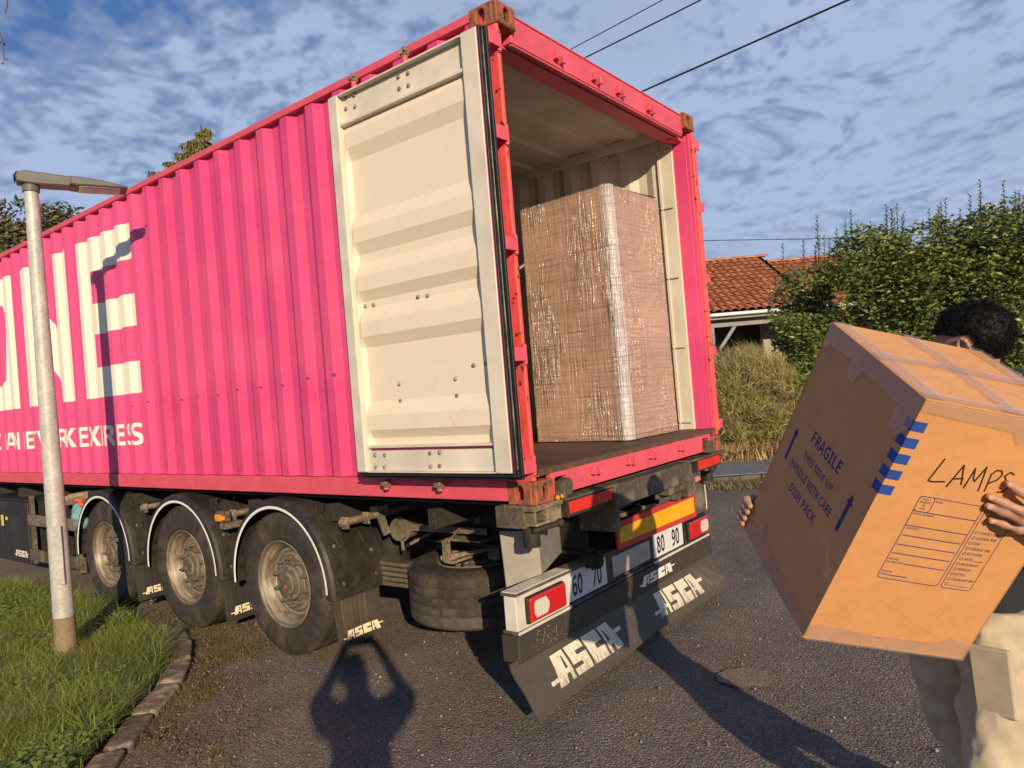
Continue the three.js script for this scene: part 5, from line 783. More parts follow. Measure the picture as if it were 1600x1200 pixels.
function person(name, label, J, look) {
  const g = thing(name, label, 'person', [J.pelvis[0], 0, J.pelvis[2]]);
  const body = blend([cap(J.neck, J.head, 0.056, 0.060), cap(J.chest, J.neck, 0.105, 0.07), cap(J.shL, J.shR, 0.058, 0.058), cap(J.chest, J.pelvis, 0.115, 0.105), cap(J.hipL, J.hipR, 0.082, 0.082),
    ...['L', 'R'].flatMap((s) => [cap(J['sh' + s], J['el' + s], 0.056, 0.042), cap(J['el' + s], J['wr' + s], 0.043, 0.029), cap(J['hip' + s], J['kn' + s], 0.072, 0.054), cap(J['kn' + s], J['an' + s], 0.058, 0.042)])], 0.05);
  const H = headField(J.headC, J.headF);
  const all = Object.values(J).filter((v) => Array.isArray(v) && typeof v[0] === 'number'), [lo, hi] = bounds(all, 0.16);
  const geos = [];
  const stop = J.headC[1] - 0.06;
  geos.push(isoMesh((x, y, z) => Math.max(body(x, y, z), Math.min(y - J.headC[1] + 0.02, 0.10 - Math.hypot(x - J.headC[0], z - J.headC[2]))), lo, hi, look.coarse ?? 0.014));
  const [hl, hh] = bounds([J.headC], 0.165); geos.push(isoMesh((x, y, z) => smin(H.f(x, y, z), cap(J.neck, J.head, 0.055, 0.058)(x, y, z), 0.03), hl, hh, look.headCell ?? 0.0042));
  for (const h of J.hands) { const [a, b] = bounds(h.pts, 0.035); geos.push(isoMesh(blend(h.parts, 0.012), a, b, look.handCell ?? 0.0036)); }
  obj('body', geos, look.skin ?? skin, g);
  // hair
  const fr = J.headF, Q = J.headC, cover = ell(H.P(0, 0.028, -0.018), fr, [0.084, 0.101, 0.109]);
  const region = (x, y, z) => { const d = [x - Q[0], y - Q[1], z - Q[2]], U = d[0] * fr[1][0] + d[1] * fr[1][1] + d[2] * fr[1][2], F = d[0] * fr[2][0] + d[1] * fr[2][1] + d[2] * fr[2][2]; const line = F > 0.02 ? 0.030 + (F - 0.02) * 0.35 : F > -0.03 ? 0.022 + (F + 0.03) * 0.16 : mixf(0.022, -0.115, Math.min(1, (-0.03 - F) / 0.03)); return line - U; };
  const hairF = (x, y, z) => Math.max(cover(x, y, z) + (vn3(x * 42, y * 42, z * 42) - 0.5) * 0.009 + (vn3(x * 190, y * 190, z * 190) - 0.5) * 0.006, region(x, y, z) + (vn3(x * 120, y * 120, z * 120) - 0.5) * 0.012);
  const hg = isoMesh(hairF, hl, hh, look.headCell ?? 0.0042);
  const hm = mat([0.012, 0.010, 0.009], { roughness: 0.55 });
  const strands = []; if (!look.plain) {
    const R = rng(7), p = hg.attributes.position, nn = hg.attributes.normal, pos = [];
    for (let i = 0; i < 15000; i++) { const q = Math.floor(R() * p.count), a = V().fromBufferAttribute(p, q), n = V().fromBufferAttribute(nn, q); if (n.y < -0.6) continue; n.multiplyScalar(0.6).add(V(...fr[2]).multiplyScalar(0.25)).add(V((R() - 0.5) * 0.7, (R() - 0.5) * 0.7 - 0.35 * (n.y < 0.2), (R() - 0.5) * 0.7)).normalize(); const t = V(R() - 0.5, R() - 0.5, R() - 0.5).cross(n).normalize().multiplyScalar(0.0009), e = a.clone().addScaledVector(n, 0.004 + R() * 0.011), s = a.clone().addScaledVector(n, -0.003); pos.push(...s.clone().add(t).toArray(), ...s.clone().sub(t).toArray(), ...e.toArray()); }
    const sg = new THREE.BufferGeometry(); sg.setAttribute('position', new THREE.Float32BufferAttribute(pos, 3)); sg.computeVertexNormals(); strands.push(sg);
  }
  obj('hair', [hg, ...strands], new THREE.MeshPhysicalMaterial({ color: new THREE.Color().setRGB(0.006, 0.005, 0.0045), roughness: 0.6, specularIntensity: 0.35, side: THREE.DoubleSide }), g);
  // clothes
  const wr = (x, y, z, k, s) => (vn3(x * s, y * s * 0.8, z * s) - 0.5) * k + (vn3(x * s * 2.6 + 9, y * s * 1.5, z * s * 2.6) - 0.5) * k * 0.5;
  const shirt = blend([cap(add3(J.neck, [0, -0.03, 0]), J.chest, 0.082, 0.135), cap(J.shL, J.shR, 0.072, 0.072), cap(J.chest, add3(J.pelvis, [0, -0.02, 0]), 0.140, 0.155), ...['L', 'R'].map((s) => cap(J['sh' + s], lerp3(J['sh' + s], J['el' + s], 0.66), 0.066, 0.070))], 0.06);
  obj('t_shirt', isoMesh((x, y, z) => Math.max(shirt(x, y, z) + wr(x, y, z, 0.022, 13), look.hem - y - 0.008 * Math.sin(x * 30 + z * 20)), lo, hi, look.coarse ?? 0.012), look.shirt, g);
  const legs = blend([cap(J.hipL, J.hipR, 0.128, 0.128), ...['L', 'R'].flatMap((s) => [cap(J['hip' + s], J['kn' + s], 0.112, 0.094), cap(J['kn' + s], J['an' + s], 0.092, 0.078)])], 0.045);
  const tf = (x, y, z) => Math.max(legs(x, y, z) + wr(x, y, z, 0.030, 15) + (1 - Math.abs(vn3(x * 11 + y * 5, y * 7 - x * 4, z * 11) * 2 - 1)) * 0.014 + 0.006 * Math.sin(y * 70 + 5 * vn3(x * 9, y * 9, z * 9)) * sstep(0.75, 0.2, y), y - J.pelvis[1] - 0.04, 0.03 - y);
  const tr = obj('trousers', isoMesh(tf, [lo[0], 0, lo[2]], [hi[0], J.pelvis[1] + 0.12, hi[2]], look.coarse ?? 0.011), look.trousers, g);
  for (const s of ['L', 'R']) { const a = J['an' + s], f = look.foot; obj('shoe', isoMesh(((q) => (x, y, z) => Math.max(q(x, y, z), 0.004 - y))(blend([cap([a[0], a[1] - 0.02, a[2]], [a[0], 0.05, a[2]], 0.05, 0.05), cap([a[0] - f[0] * 0.06, 0.042, a[2] - f[2] * 0.06], [a[0] + f[0] * 0.17, 0.036, a[2] + f[2] * 0.17], 0.046, 0.040)], 0.04)), [a[0] - 0.3, 0, a[2] - 0.3], [a[0] + 0.3, 0.2, a[2] + 0.3], 0.012), mat([0.10, 0.09, 0.08], { roughness: 0.7 }), g); }
  return { g, tr, H };
}
{ // the man carrying the box
  const F = [-0.71, 0, -0.70], Lf = [-0.70, 0, 0.71], U = [0, 1, 0];
  const w = (x, y, z) => bp(x, y, z).toArray();
  const J = { pelvis: [-0.33, 0.93, 1.895], chest: [-0.31, 1.36, 1.92], neck: [-0.265, 1.60, 1.955], head: [-0.285, 1.68, 1.945], headC: [-0.300, 1.750, 1.936], shL: [-0.40, 1.50, 2.085], shR: [-0.155, 1.50, 1.80],
    elL: [-0.505, 1.20, 2.275], wrL: w(0.508, -0.262, 0.050), elR: [-0.33, 1.345, 1.585], wrR: w(0.100, -0.665, -0.530), hipL: [-0.395, 0.90, 1.955], hipR: [-0.275, 0.87, 1.765], knL: [-0.450, 0.49, 1.925], anL: [-0.40, 0.09, 1.99], knR: [-0.195, 0.42, 1.835], anR: [-0.06, 0.10, 1.96] };
  const tilt = (v) => V(...v).applyAxisAngle(V(...Lf), 0.10).applyAxisAngle(V(0, 1, 0), -0.98).toArray(); J.headF = [tilt(Lf), tilt(U), tilt(F)];
  const z = 0.0125, hl = (tip, base, r, lift) => { const a = w(base[0], base[1], z + lift), m1 = w(mixf(base[0], tip[0], 0.42), mixf(base[1], tip[1], 0.42), z + lift * 0.9 + 0.010), m2 = w(mixf(base[0], tip[0], 0.74), mixf(base[1], tip[1], 0.74), z + 0.010), t = w(tip[0], tip[1], z); return { pts: [a, m1, m2, t], caps: finger([a, m1, m2, t], r) }; };
  const fs = [hl([0.284, -0.162], [0.392, -0.200], 0.0108, 0.020), hl([0.258, -0.204], [0.392, -0.221], 0.0112, 0.022), hl([0.268, -0.229], [0.394, -0.243], 0.0106, 0.020), hl([0.296, -0.266], [0.396, -0.265], 0.0094, 0.016)];
  const palm = [cap(w(0.405, -0.203, 0.036), w(0.495, -0.245, 0.052), 0.017, 0.022), cap(w(0.405, -0.222, 0.038), w(0.500, -0.255, 0.054), 0.018, 0.023), cap(w(0.405, -0.245, 0.036), w(0.500, -0.262, 0.054), 0.018, 0.023), cap(w(0.405, -0.265, 0.031), w(0.500, -0.272, 0.052), 0.015, 0.021)];
  const thL = [w(0.475, -0.235, 0.03), w(0.478, -0.205, -0.005), w(0.475, -0.185, -0.035)];
  // far hand: palm on the hidden face, fingers round the low corner edge
  const A = 0.4673, far = [-0.622, -0.646, -0.670, -0.692].map((y, i) => { const p = [w(0.070, y, -A - 0.030), w(0.010, y, -A - 0.034), w(-0.016, y, -A - 0.020), w(-0.0155, y - 0.002, -A + 0.012)]; return { pts: p, caps: finger(p, 0.0118 - i * 0.0006) }; });
  const palmR = [-0.628, -0.650, -0.672, -0.690].map((y) => cap(w(0.065, y, -A - 0.032), w(0.110, -0.662 + (y + 0.66) * 0.5, -A - 0.048), 0.0165, 0.022)), thR = [w(0.10, -0.70, -A - 0.03), w(0.06, -0.728, -A - 0.012), w(0.035, -0.732, -A + 0.02)];
  J.hands = [{ parts: [...fs.flatMap((f) => f.caps), ...palm, ...finger(thL, 0.0125), cap(w(0.495, -0.258, 0.052), J.wrL, 0.026, 0.029)], pts: [...fs.flatMap((f) => f.pts), w(0.5, -0.25, 0.05), J.wrL, ...thL] },
    { parts: [...far.flatMap((f) => f.caps), ...palmR, ...finger(thR, 0.0125), cap(w(0.108, -0.663, -A - 0.05), J.wrR, 0.026, 0.029)], pts: [...far.flatMap((f) => f.pts), J.wrR, ...thR] }];
  const p = person('person', 'man with short dark hair in black t-shirt and beige cargo trousers carrying the moving box', J, { hem: 0.875, foot: F, shirt: mat([0.012, 0.013, 0.016], { roughness: 0.85, bumpMap: rep(T.weave, 12), bumpScale: 0.001 }), trousers: mat([0.62, 0.50, 0.35], { roughness: 0.9, map: rep(T.grain, 3), bumpMap: rep(T.weave, 12), bumpScale: 0.0012 }) });
  // finger nails on the near hand
  const nails = fs.map((f, i) => { const t = f.pts[3], b = f.pts[2], d = V(...t).sub(V(...b)).normalize(), n = V(...BZ), s = d.clone().cross(n).normalize(), m = new THREE.Matrix4().makeBasis(d, s, s.clone().cross(d).negate()); const nn = d.clone().cross(s).negate(); const g = new THREE.SphereGeometry(1, 12, 8).scale(0.0068, 0.0056, 0.0022); g.applyMatrix4(new THREE.Matrix4().makeBasis(d, s, d.clone().cross(s))); return g.translate(...V(...t).addScaledVector(V(...BZ), 0.0082).addScaledVector(d, 0.001).toArray()); });
  each('finger_nail', nails, new THREE.MeshPhysicalMaterial({ color: new THREE.Color().setRGB(0.56, 0.33, 0.24), roughness: 0.28, clearcoat: 0.4 }), p.g);
  // patch pocket with flap on the near thigh
  const cloth = mat([0.60, 0.48, 0.335], { roughness: 0.9, map: rep(T.grain, 3), bumpMap: rep(T.weave, 12), bumpScale: 0.0012 });
  const O = [-0.512, 0.715, 1.955], m = basis([-0.26, 0.0, 0.966], [-0.10, 0.995, -0.027], [-0.961, -0.104, -0.2587], O);
  const patch = new RoundedBoxGeometry(0.112, 0.205, 0.022, 8, 0.010), pp = patch.attributes.position; for (let i = 0; i < pp.count; i++) pp.setZ(i, pp.getZ(i) + (vn3(pp.getX(i) * 25, pp.getY(i) * 25, 3) - 0.5) * 0.016 - pp.getX(i) ** 2 * 3.0); patch.computeVertexNormals();
  obj('cargo_pocket', [patch.applyMatrix4(m.clone().multiply(new THREE.Matrix4().makeTranslation(-0.012, 0.07, 0)))], cloth, p.g);
}
{ // the photographer, seen only by the shadow on the road
  const f = [0.79, 0, -0.613], l = [-0.613, 0, -0.79], C = [-2.9304, 1.7252, 2.1794], P = (F, L, Y) => [C[0] + f[0] * F + l[0] * L, Y, C[2] + f[2] * F + l[2] * L];
  const J = { pelvis: P(-0.22, 0, 0.93), chest: P(-0.22, 0, 1.28), neck: P(-0.21, 0, 1.44), head: P(-0.20, 0.0, 1.51), headC: P(-0.215, 0.02, 1.575), shL: P(-0.21, 0.175, 1.37), shR: P(-0.21, -0.175, 1.37), elL: P(-0.10, 0.255, 1.40), elR: P(-0.10, -0.255, 1.40), wrL: P(-0.045, 0.12, 1.67), wrR: P(-0.045, -0.12, 1.67), hipL: P(-0.22, 0.09, 0.90), hipR: P(-0.22, -0.09, 0.90), knL: P(-0.2, 0.10, 0.50), knR: P(-0.2, -0.10, 0.50), anL: P(-0.22, 0.11, 0.09), anR: P(-0.22, -0.11, 0.09), headF: [l, [0, 1, 0], f] };
  const hand = (s) => { const W = P(-0.045, 0.12 * s, 1.67), K = P(-0.038, 0.092 * s, 1.71), fg = [0, 1, 2, 3].map((i) => { const q = [K, P(-0.042, 0.085 * s, 1.695 + i * 0.019), P(-0.026, 0.079 * s, 1.70 + i * 0.019), P(-0.022, 0.066 * s, 1.70 + i * 0.019)]; return { pts: q, caps: finger(q, 0.009) }; }); const th = [K, P(-0.045, 0.075 * s, 1.73), P(-0.047, 0.06 * s, 1.745)]; return { parts: [cap(W, K, 0.027, 0.026), ...fg.flatMap((x) => x.caps), ...finger(th, 0.0105)], pts: [W, K, ...fg.flatMap((x) => x.pts), ...th] }; };
  J.hands = [hand(1), hand(-1)];
  person('person', 'photographer behind the camera with both arms raised, seen only as the shadow on the road', J, { hem: 0.86, foot: f, plain: true, coarse: 0.018, headCell: 0.008, handCell: 0.006, shirt: mat([0.05, 0.06, 0.09], { roughness: 0.9 }), trousers: mat([0.06, 0.06, 0.07], { roughness: 0.9 }) });
  const ph = obj('smartphone', [new RoundedBoxGeometry(0.150, 0.074, 0.008, 2, 0.0038).applyMatrix4(basis([0.613, 0, 0.79], [0, 1, 0], [-0.79, 0, 0.613], P(-0.034, 0, 1.722)))], mat([0.02, 0.02, 0.022], { roughness: 0.3 })); ph.userData = { label: 'phone held up in both hands by the photographer', category: 'phone' };
}

// ---------------------------------------------------------------- house, planting and wires beyond
const YAW = -0.9115;
{
  const h = thing('house', 'low house with terracotta barrel tile roof and white gutter behind the bushes', 'house', [17.2, 0, -5.2]); h.rotation.y = YAW;
  const hobj = (name, geos, m) => { const g = [].concat(geos).map((q) => tri(clean(q))); const o = new THREE.Mesh(g.length > 1 ? mergeGeometries(g) : g[0], m); o.name = name; o.castShadow = o.receiveShadow = true; h.add(o); return o; };
  const wall = mat([0.42, 0.37, 0.30], { map: rep(T.grain, 0.7), roughness: 0.9 }), wood = mat([0.30, 0.30, 0.29], { map: rep(T.grain, 2), roughness: 0.8 }), lining = mat([0.36, 0.33, 0.28], { map: rep(T.grain, 1), roughness: 0.95 });
  const slope = 0.50, eY = 3.40, run = 4.3;                    // roof rises away from the camera along local -z
  hobj('wall', [bx(-3, 8, 0, 3.2, -5.4, -5.2)], wall); hobj('wall', [bx(1.2, 8, 0, 3.25, -1.6, -1.4)], wall); hobj('ceiling', [bx(-3, 8, 3.22, 3.26, -5.2, 0.1)], lining); hobj('carport_back', [bx(-3, 1.2, 0, 3.2, -3.3, -3.2)], lining); hobj('wall', [bx(-3.1, -3, 0, 3.2, -3.3, 0)], wall);
  hobj('post', [bx(-0.72, -0.60, 0, 3.2, -0.3, -0.18)], wood); hobj('brace', [beam([-0.66, 2.15, -0.24], [0.05, 3.08, -0.24], 0.09, 0.09)], wood); hobj('eave_beam', [bx(-3, 8, 3.02, 3.14, -0.3, -0.16)], wood);
  hobj('gutter', [bx(-3, 8, 3.30, 3.40, 0.06, 0.20, 0.03), bx(-3, 8, 3.24, 3.30, -0.02, 0.05)], mat([0.60, 0.60, 0.60], { roughness: 0.5 }));
  hobj('roof_deck', [[-3, 2.2, 0.05], [2.2, 9, 0.25]].flatMap(([a, b, d]) => [strip([[[a, eY - d, 0.1], [b, eY - d, 0.1]], [[a, eY - d + run * slope, -run], [b, eY - d + run * slope, -run]]]), strip([[[a, eY - d + run * slope, -run], [b, eY - d + run * slope, -run]], [[a, eY - d - 0.15, -run - 4.2], [b, eY - d - 0.15, -run - 4.2]]])]), mat([0.25, 0.10, 0.05], { roughness: 0.9, side: THREE.DoubleSide }));
  const R = rng(44), tm = [[0.62, 0.205, 0.085], [0.56, 0.175, 0.070], [0.66, 0.245, 0.115], [0.50, 0.165, 0.075]].map((c) => mat(c, { map: rep(T.grain, 3), roughness: 0.85 }));
  const len = 0.42, wd = 0.235, ang = Math.atan(slope);
  const mk = (r0, r1, n) => { const rows = []; for (const [t, r] of [[0, r0], [1, r1]]) rows.push(Array.from({ length: n + 1 }, (_, i) => { const a = Math.PI * (i / n); return [-Math.cos(a) * r, Math.sin(a) * r * 0.72, -t * len]; })); const top = strip(rows), lip = strip([Array.from({ length: n + 1 }, (_, i) => { const a = Math.PI * (i / n); return [-Math.cos(a) * r0, Math.sin(a) * r0 * 0.72, 0]; }), Array.from({ length: n + 1 }, (_, i) => { const a = Math.PI * (i / n); return [-Math.cos(a) * (r0 - 0.014), Math.sin(a) * (r0 * 0.72 - 0.014), 0]; })]); return tri(mergeGeometries([clean(top), clean(lip)])); };
  const cover = mk(0.112, 0.078, 7), chan = (() => { const g = mk(0.105, 0.088, 5).clone().scale(1, -1, 1); return g; })();
  for (const m of tm) m.side = THREE.DoubleSide;
  const N = 13, rest = [];
  for (let j = 0; j < N; j++) for (let i = 0; i < 46; i++) {
    const x = -2.4 + i * wd + (R() - 0.5) * 0.014, s = j * 0.355, y = eY + s * Math.sin(ang) + 0.02 - (x > 2.25 ? 0.20 : 0), z = 0.12 - s * Math.cos(ang); if (z < -run + 0.02) continue;
    const mm = new THREE.Matrix4().makeRotationFromEuler(new THREE.Euler(ang - 0.085 + (R() - 0.5) * 0.03, (R() - 0.5) * 0.03, (R() - 0.5) * 0.05)).setPosition(x, y + 0.02, z), cm = new THREE.Matrix4().makeRotationX(ang - 0.02).setPosition(x + wd / 2, y + 0.062, z - 0.01);
    if (i >= 3 && i < 26) { const t = new THREE.Mesh(cover, tm[Math.floor(R() * 4)]); t.applyMatrix4(mm); t.name = 'roof_tile'; t.castShadow = t.receiveShadow = true; h.add(t); } else rest.push(cover.clone().applyMatrix4(mm));
    rest.push(chan.clone().applyMatrix4(cm));
  }
  const rm = new THREE.Mesh(mergeGeometries(rest.map(clean)), tm[1]); rm.name = 'channel_tiles'; rm.userData.kind = 'stuff'; rm.castShadow = rm.receiveShadow = true; h.add(rm);
  const yR = eY + run * slope + 0.02; for (let i = 0; i < 24; i++) { const g = mk(0.13, 0.12, 6), t = new THREE.Mesh(g, tm[i % 4]); t.applyMatrix4(new THREE.Matrix4().makeRotationY(-Math.PI / 2).setPosition(-2.4 + i * 0.38 + 0.4, yR + 0.02 * (R() - 0.5) - (-2.4 + i * 0.38 > 2.0 ? 0.20 : 0), -run)); t.name = 'ridge_tile'; t.castShadow = t.receiveShadow = true; h.add(t); }
}
// leaves: a folded pointed blade
function leafGeo(L, w, fold, droop) { const P = [[0, 0, 0], [L * 0.45, 0, w], [L * 0.45, 0, -w], [L * 0.5, -fold, 0], [L, -droop, 0]], f = [[0, 3, 1], [1, 3, 4], [0, 2, 3], [2, 4, 3]], pos = []; for (const t of f) for (const v of t) pos.push(...P[v]); const g = new THREE.BufferGeometry(); g.setAttribute('position', new THREE.Float32BufferAttribute(pos, 3)); g.computeVertexNormals(); return g; }
function crown(parent, name, geo, m, n, seed, lobes, tint, o = {}) {
  const R = rng(seed), list = [], tot = lobes.reduce((s, l) => s + l[3] * l[4] * (l[5] ?? l[3]) , 0);
  for (const [cx, cy, cz, rx, ry, rz0] of lobes) {
    const rz = rz0 ?? rx, k = Math.round((n * rx * ry * rz) / lobes.reduce((s, l) => s + l[3] * l[4] * (l[5] ?? l[3]), 0));
    for (let i = 0; i < k; i++) {
      const a = R() * 6.283, u = R() * 2 - 1, s = Math.sqrt(1 - u * u), r = Math.pow(R(), o.fill ?? 0.45), d = [s * Math.cos(a), u, s * Math.sin(a)], q = [cx + d[0] * rx * r, cy + d[1] * ry * r, cz + d[2] * rz * r];
      const cl = vn3(q[0] * (o.freq ?? 2.2) + seed, q[1] * (o.freq ?? 2.2), q[2] * (o.freq ?? 2.2)); if (cl < (o.gap ?? 0.40)) continue;
      if (q[1] < (o.floor ?? 0.1)) continue;
      list.push([...q, R() * 6.283, (o.size ?? 1) * (0.65 + R() * 0.7), (R() - 0.5) * 2.2, (R() - (o.lift ?? 0.35)) * 1.8]);
    }
  }
  return scatter(name, geo, m, list, parent, (q) => tint(q, h2(q[0] * 9973, q[2] * 9967 + q[1] * 77)));
}
const wood = mat([0.12, 0.095, 0.07], { roughness: 0.9, map: rep(T.dust, 1.5) });
const trunk = (parent, base, tips, r, seed) => { const R = rng(seed), g = []; for (const t of tips) { const m = [mixf(base[0], t[0], 0.45) + (R() - 0.5) * 0.25, mixf(base[1], t[1], 0.5), mixf(base[2], t[2], 0.45) + (R() - 0.5) * 0.25]; g.push(bar(base, m, r, 7, r * 0.65), bar(m, t, r * 0.65, 6, r * 0.2)); } return obj('trunk', g, wood, parent); };
{ // large evergreen shrub on the right
  const b = [13.4, 0.1, -0.6], t = thing('evergreen_shrub', 'large broad evergreen shrub with upright leafy shoots behind the carried box', 'shrub', b);
  const R = rng(3), lobes = [[12.65, 2.75, -1.85, 0.95, 1.15], [12.95, 3.3, -0.9, 1.0, 1.15], [13.0, 3.1, 0.3, 1.05, 1.25], [13.1, 3.2, 1.5, 1.1, 1.3], [13.3, 3.0, 2.8, 1.2, 1.4], [12.7, 1.5, -1.6, 0.95, 1.1], [12.8, 1.4, -0.2, 1.1, 1.2], [12.9, 1.4, 1.4, 1.2, 1.2], [13.0, 1.4, 2.9, 1.2, 1.2], [13.6, 2.4, -2.2, 0.9, 1.0]];
  trunk(t, b, lobes.slice(0, 5).map((l) => [l[0], l[1] + 0.5, l[2]]).concat([[12.6, 2.2, -1.8], [12.8, 2.0, 1.0]]), 0.07, 4);
  const lm = leafMat([1, 1, 1], 0.42, 0.28), tint = (q, d) => { const up = 0, k = 0.65 + d * 0.75; return d > 0.90 ? [0.40, 0.41, 0.11] : [0.185 * k, 0.22 * k, 0.055 * k]; };
  crown(t, 'crown', leafGeo(0.105, 0.027, 0.008, 0.022), lm, 125000, 31, lobes, tint, { fill: 0.42, gap: 0.36, freq: 2.0 });
  const sh = []; for (let i = 0; i < 66; i++) { const l = lobes[Math.floor(R() * 5)], x = l[0] + (R() - 0.6) * 1.0, z = l[2] + (R() - 0.5) * 1.6, y0 = l[1] + l[4] * (0.55 + R() * 0.2), n = 0.30 + R() * 0.55; sh.push([x, y0, z, n]); }
  each('shoot', sh.map(([x, y, z, n]) => bar([x, y - 0.3, z], [x + 0.03, y + n, z + 0.04], 0.008, 5, 0.003)), wood, t);
  const L = []; for (const [x, y, z, n] of sh) for (let k = 0; k < n * 46; k++) { const q = k / (n * 46), a = k * 2.4; L.push([x + 0.03 * q + Math.cos(a) * 0.012, y + n * q, z + 0.04 * q + Math.sin(a) * 0.012, a, 0.65 + 0.5 * (1 - q) * R() + 0.3, 0.2 * (R() - 0.5), 0.35 + 0.5 * R()]); }
  scatter('shoot_leaves', leafGeo(0.085, 0.018, 0.006, 0.010), lm, L, t, (q) => tint(q, h2(q[0] * 9973, q[1] * 9967)));
}
const grassy = leafMat([1, 1, 1], 0.75, 0.25);
{ // clump of dried ornamental grass
  const t = thing('ornamental_grass', 'dense mound of dry straw coloured ornamental grass beside the pavement', 'ornamental grass', [10.9, 0.1, -2.7]), R = rng(61), L = [], D = [];
  const lobes = [[10.9, 0.9, -3.5, 0.85, 1.25], [10.75, 0.85, -2.85, 0.7, 1.2], [11.2, 1.45, -3.2, 0.4, 0.62], [11.1, 1.35, -2.5, 0.35, 0.6], [10.95, 0.85, -2.35, 0.6, 1.15], [11.3, 0.9, -2.9, 0.9, 1.3], [10.7, 0.5, -3.0, 0.7, 0.8]];
  crown(t, 'dry_stems', bladeGeo(5, 0.22, 0.0045, 1.3, 41, 0.05), grassy, 17000, 62, lobes, (q, d) => { const k = 0.6 + d * 0.6; return d > 0.72 ? [0.27 * k, 0.29 * k, 0.06 * k] : [0.48 * k, 0.37 * k, 0.165 * k]; }, { fill: 0.4, gap: 0.30, freq: 3, size: 1, lift: 0.5 });
  crown(t, 'green_blades', leafGeo(0.24, 0.012, 0.004, 0.10), grassy, 4200, 63, lobes.map((l) => [l[0] - 0.05, l[1] - 0.25, l[2], l[3], l[4] * 0.8]), (q, d) => { const k = 0.7 + d * 0.6; return d > 0.6 ? [0.30 * k, 0.29 * k, 0.05 * k] : [0.17 * k, 0.18 * k, 0.04 * k]; }, { fill: 0.22, gap: 0.34, freq: 1.6, lift: 0.4 });
}
{ // bamboo
  const t = thing('bamboo_clump', 'bright green bamboo clump between the straw mound and the evergreen shrub', 'bamboo', [11.7, 0.1, -1.6]), R = rng(71);
  const lobes = [[11.35, 1.2, -1.75, 0.55, 0.75], [11.3, 0.9, -1.3, 0.55, 0.8], [11.9, 1.5, -2.6, 0.5, 0.6], [11.9, 1.0, -0.5, 0.7, 0.9], [12.1, 1.9, -3.3, 0.30, 0.45]];
  each('cane', lobes.flatMap((l) => Array.from({ length: 7 }, () => { const x = l[0] + (R() - 0.5) * 0.6, z = l[2] + (R() - 0.5) * 0.6; return bar([x, 0.1, z], [x + (R() - 0.5) * 0.5, l[1] + l[4] * R(), z + (R() - 0.5) * 0.5], 0.009, 5, 0.004); })), mat([0.16, 0.18, 0.05], { roughness: 0.6 }), t);
  crown(t, 'leaves', leafGeo(0.17, 0.014, 0.004, 0.06), leafMat([1, 1, 1], 0.5, 0.35), 5600, 72, lobes, (q, d) => { const k = 0.7 + d * 0.7; return [0.19 * k, 0.24 * k, 0.036 * k]; }, { fill: 0.45, gap: 0.36, freq: 3, lift: 0.6 });
}
{ // tree tops beyond the container
  const a = thing('autumn_tree', 'wide olive brown tree crown showing above the container at the left edge', 'tree', [9.5, 0, -31.5]);
  trunk(a, [9.5, 0, -31.5], [[8.6, 10.6, -32.2], [9.6, 10.9, -31.0], [7.2, 10, -33], [10.4, 10.2, -30.2]], 0.3, 5);
  crown(a, 'crown', leafGeo(0.26, 0.06, 0.02, 0.05), leafMat([1, 1, 1], 0.6, 0.25), 15000, 81, [[7.4, 9.6, -32.8, 1.6, 1.5], [8.8, 10.0, -31.9, 1.5, 1.35], [9.9, 9.9, -30.8, 1.3, 1.2], [6.2, 9.0, -34, 1.8, 1.5], [9.2, 8.6, -31.5, 2.2, 1.6], [10.9, 9.3, -30.0, 1.0, 1.1]], (q, d) => { const k = 0.6 + d * 0.8; return d > 0.7 ? [0.20 * k, 0.15 * k, 0.08 * k] : d > 0.4 ? [0.15 * k, 0.135 * k, 0.045 * k] : [0.08 * k, 0.085 * k, 0.03 * k]; }, { fill: 0.5, gap: 0.44, freq: 1.6 });
  const c = thing('conifer', 'drooping yellow green conifer top rising above the container roof line', 'tree', [16.3, 0, -31.6]), R = rng(90), top = [16.62, 16.2, -31.25];
  obj('trunk', [bar([16.3, 0, -31.6], top, 0.22, 8, 0.03)], wood, c);
  const spots = [], arms = []; for (let i = 0; i < 64; i++) { const t = i / 64, y = top[1] - 0.3 - t * 4.6, r = (0.45 + t * 4.4) * (0.55 + R() * 0.5), a = i * 2.4 + R(), e = [top[0] - 0.3 * t + Math.cos(a) * r, y - 0.15 - r * 0.10 + (R() < 0.3 ? 0.35 : 0), top[2] - 0.3 * t + Math.sin(a) * r]; arms.push(bar([top[0] - 0.25 * t, y, top[2] - 0.3 * t], e, 0.03, 5, 0.01)); for (let k = 0; k < 190 + t * 260; k++) { const q = Math.pow(R(), 0.7), dr = R() * R() * 0.55; spots.push([mixf(top[0] - 0.25 * t, e[0], q) + (R() - 0.5) * 0.22, mixf(y, e[1], q) - dr + 0.06, mixf(top[2] - 0.3 * t, e[2], q) + (R() - 0.5) * 0.22, R() * 6.28, 0.6 + R() * 0.8, (R() - 0.5) * 0.8, -1.2 + R() * 0.9]); } }
  obj('bough', arms, wood, c); scatter('crown', leafGeo(0.24, 0.034, 0.008, 0.09), leafMat([1, 1, 1], 0.6, 0.2), spots, c, (q) => { const d = h2(q[0] * 997, q[1] * 991), k = 0.6 + d * 0.8; return [0.20 * k, 0.18 * k, 0.045 * k]; });
}
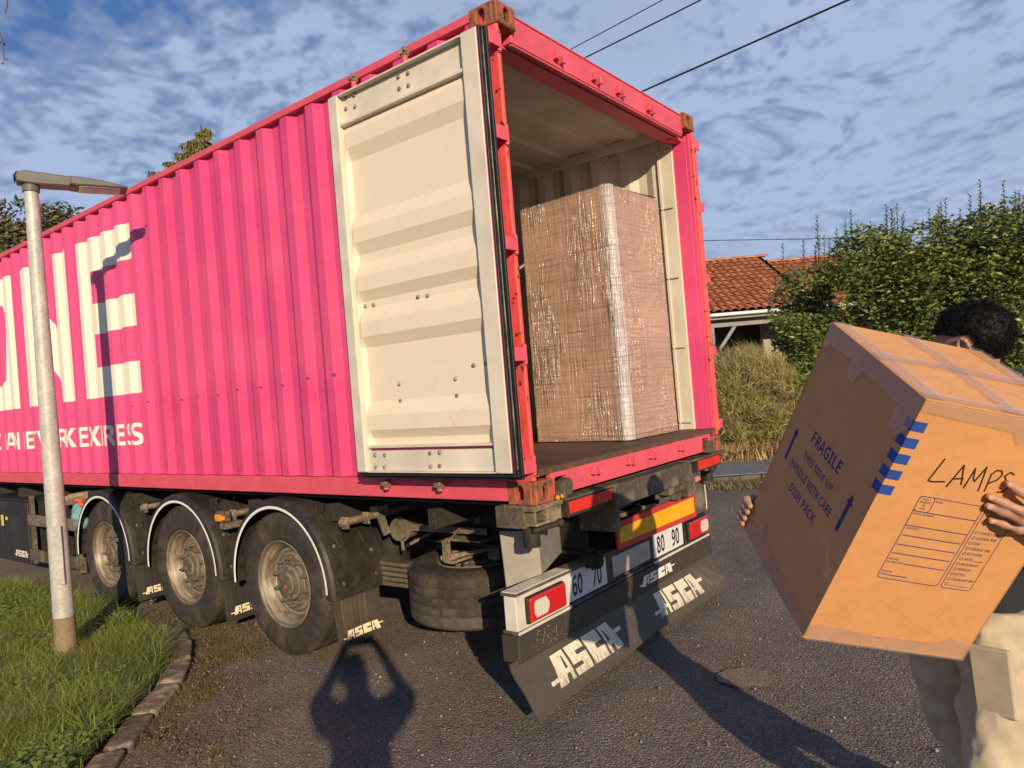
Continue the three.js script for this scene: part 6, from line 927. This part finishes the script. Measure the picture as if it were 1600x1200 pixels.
{ // thin drooping twigs reaching into the top left corner
  const t = thing('birch_tree', 'bare drooping twigs of a tree hanging in at the top left corner', 'tree', [-2.3, 0, -7.4]), R = rng(15), g = [], L = [];
  obj('trunk', [bar([-2.3, 0.05, -7.4], [-2.0, 4.2, -7.2], 0.11, 10, 0.08), bar([-2.0, 4.2, -7.2], [-1.0, 6.6, -6.5], 0.08, 8, 0.04), bar([-1.0, 6.6, -6.5], [-0.32, 6.55, -5.95], 0.03, 6, 0.012)], wood, t);
  for (let i = 0; i < 9; i++) { const x = -0.75 + i * 0.060, z = -6.22 + i * 0.045, n = 0.55 + R() * 0.75 - Math.abs(i - 6) * 0.02, y0 = 6.55; const pts = Array.from({ length: 7 }, (_, k) => [x + Math.sin(k * 1.3 + i) * 0.03 + k * 0.012, y0 - (n * k) / 6, z + Math.cos(k * 1.1 + i) * 0.03]); g.push(tube(pts, 0.006, 16, 5)); for (let k = 0; k < 26; k++) { const q = pts[1 + Math.floor(R() * 6)] ?? pts[3]; L.push([q[0] + (R() - 0.5) * 0.05, q[1] + (R() - 0.5) * 0.1, q[2] + (R() - 0.5) * 0.05, R() * 6.28, 0.5 + R() * 0.6, R(), -1.2]); } }
  obj('twig', g, mat([0.10, 0.085, 0.08], { roughness: 0.9 }), t); scatter('leaves', leafGeo(0.045, 0.010, 0.003, 0.01), mat([1, 1, 1], { roughness: 0.8, side: THREE.DoubleSide }), L, t, () => { const v = 0.6 + R() * 0.6; return [0.11 * v, 0.09 * v, 0.07 * v]; });
}
for (const [a, b, y, r, label] of [[[7.96, -4.37], [7.66, -2.44], 7.6, 0.009, 'thinnest overhead wire, topmost of the three behind the container'], [[8.04, -4.11], [7.74, -1.86], 7.4, 0.013, 'middle overhead wire of the three rising from behind the container'], [[9.24, -3.65], [8.64, -0.01], 7.0, 0.017, 'thickest overhead wire, lowest of the three above the container header']]) {
  const d = [b[0] - a[0], b[1] - a[1]], pts = [-6, -3, 0, 1, 3, 7].map((t) => [a[0] + d[0] * t, y + (t < 0 || t > 1 ? 0.004 * t * t : 0), a[1] + d[1] * t]);
  const w = obj('overhead_wire', [tube(pts, r, 60, 6)], M.black); w.userData = { label, category: 'wire', group: 'wires overhead behind the container' };
}
{ const w = obj('overhead_wire', [tube([[30.3, 9.55, -20.1], [35.56, 9.10, -13.36], [40.77, 8.58, -6.64], [45.74, 8.38, -0.23], [51, 8.3, 6.2]], 0.022, 40, 5)], M.black); w.userData = { label: 'far thin wire crossing the sky above the tiled roof', category: 'wire' }; }
renderer.render(scene, camera);
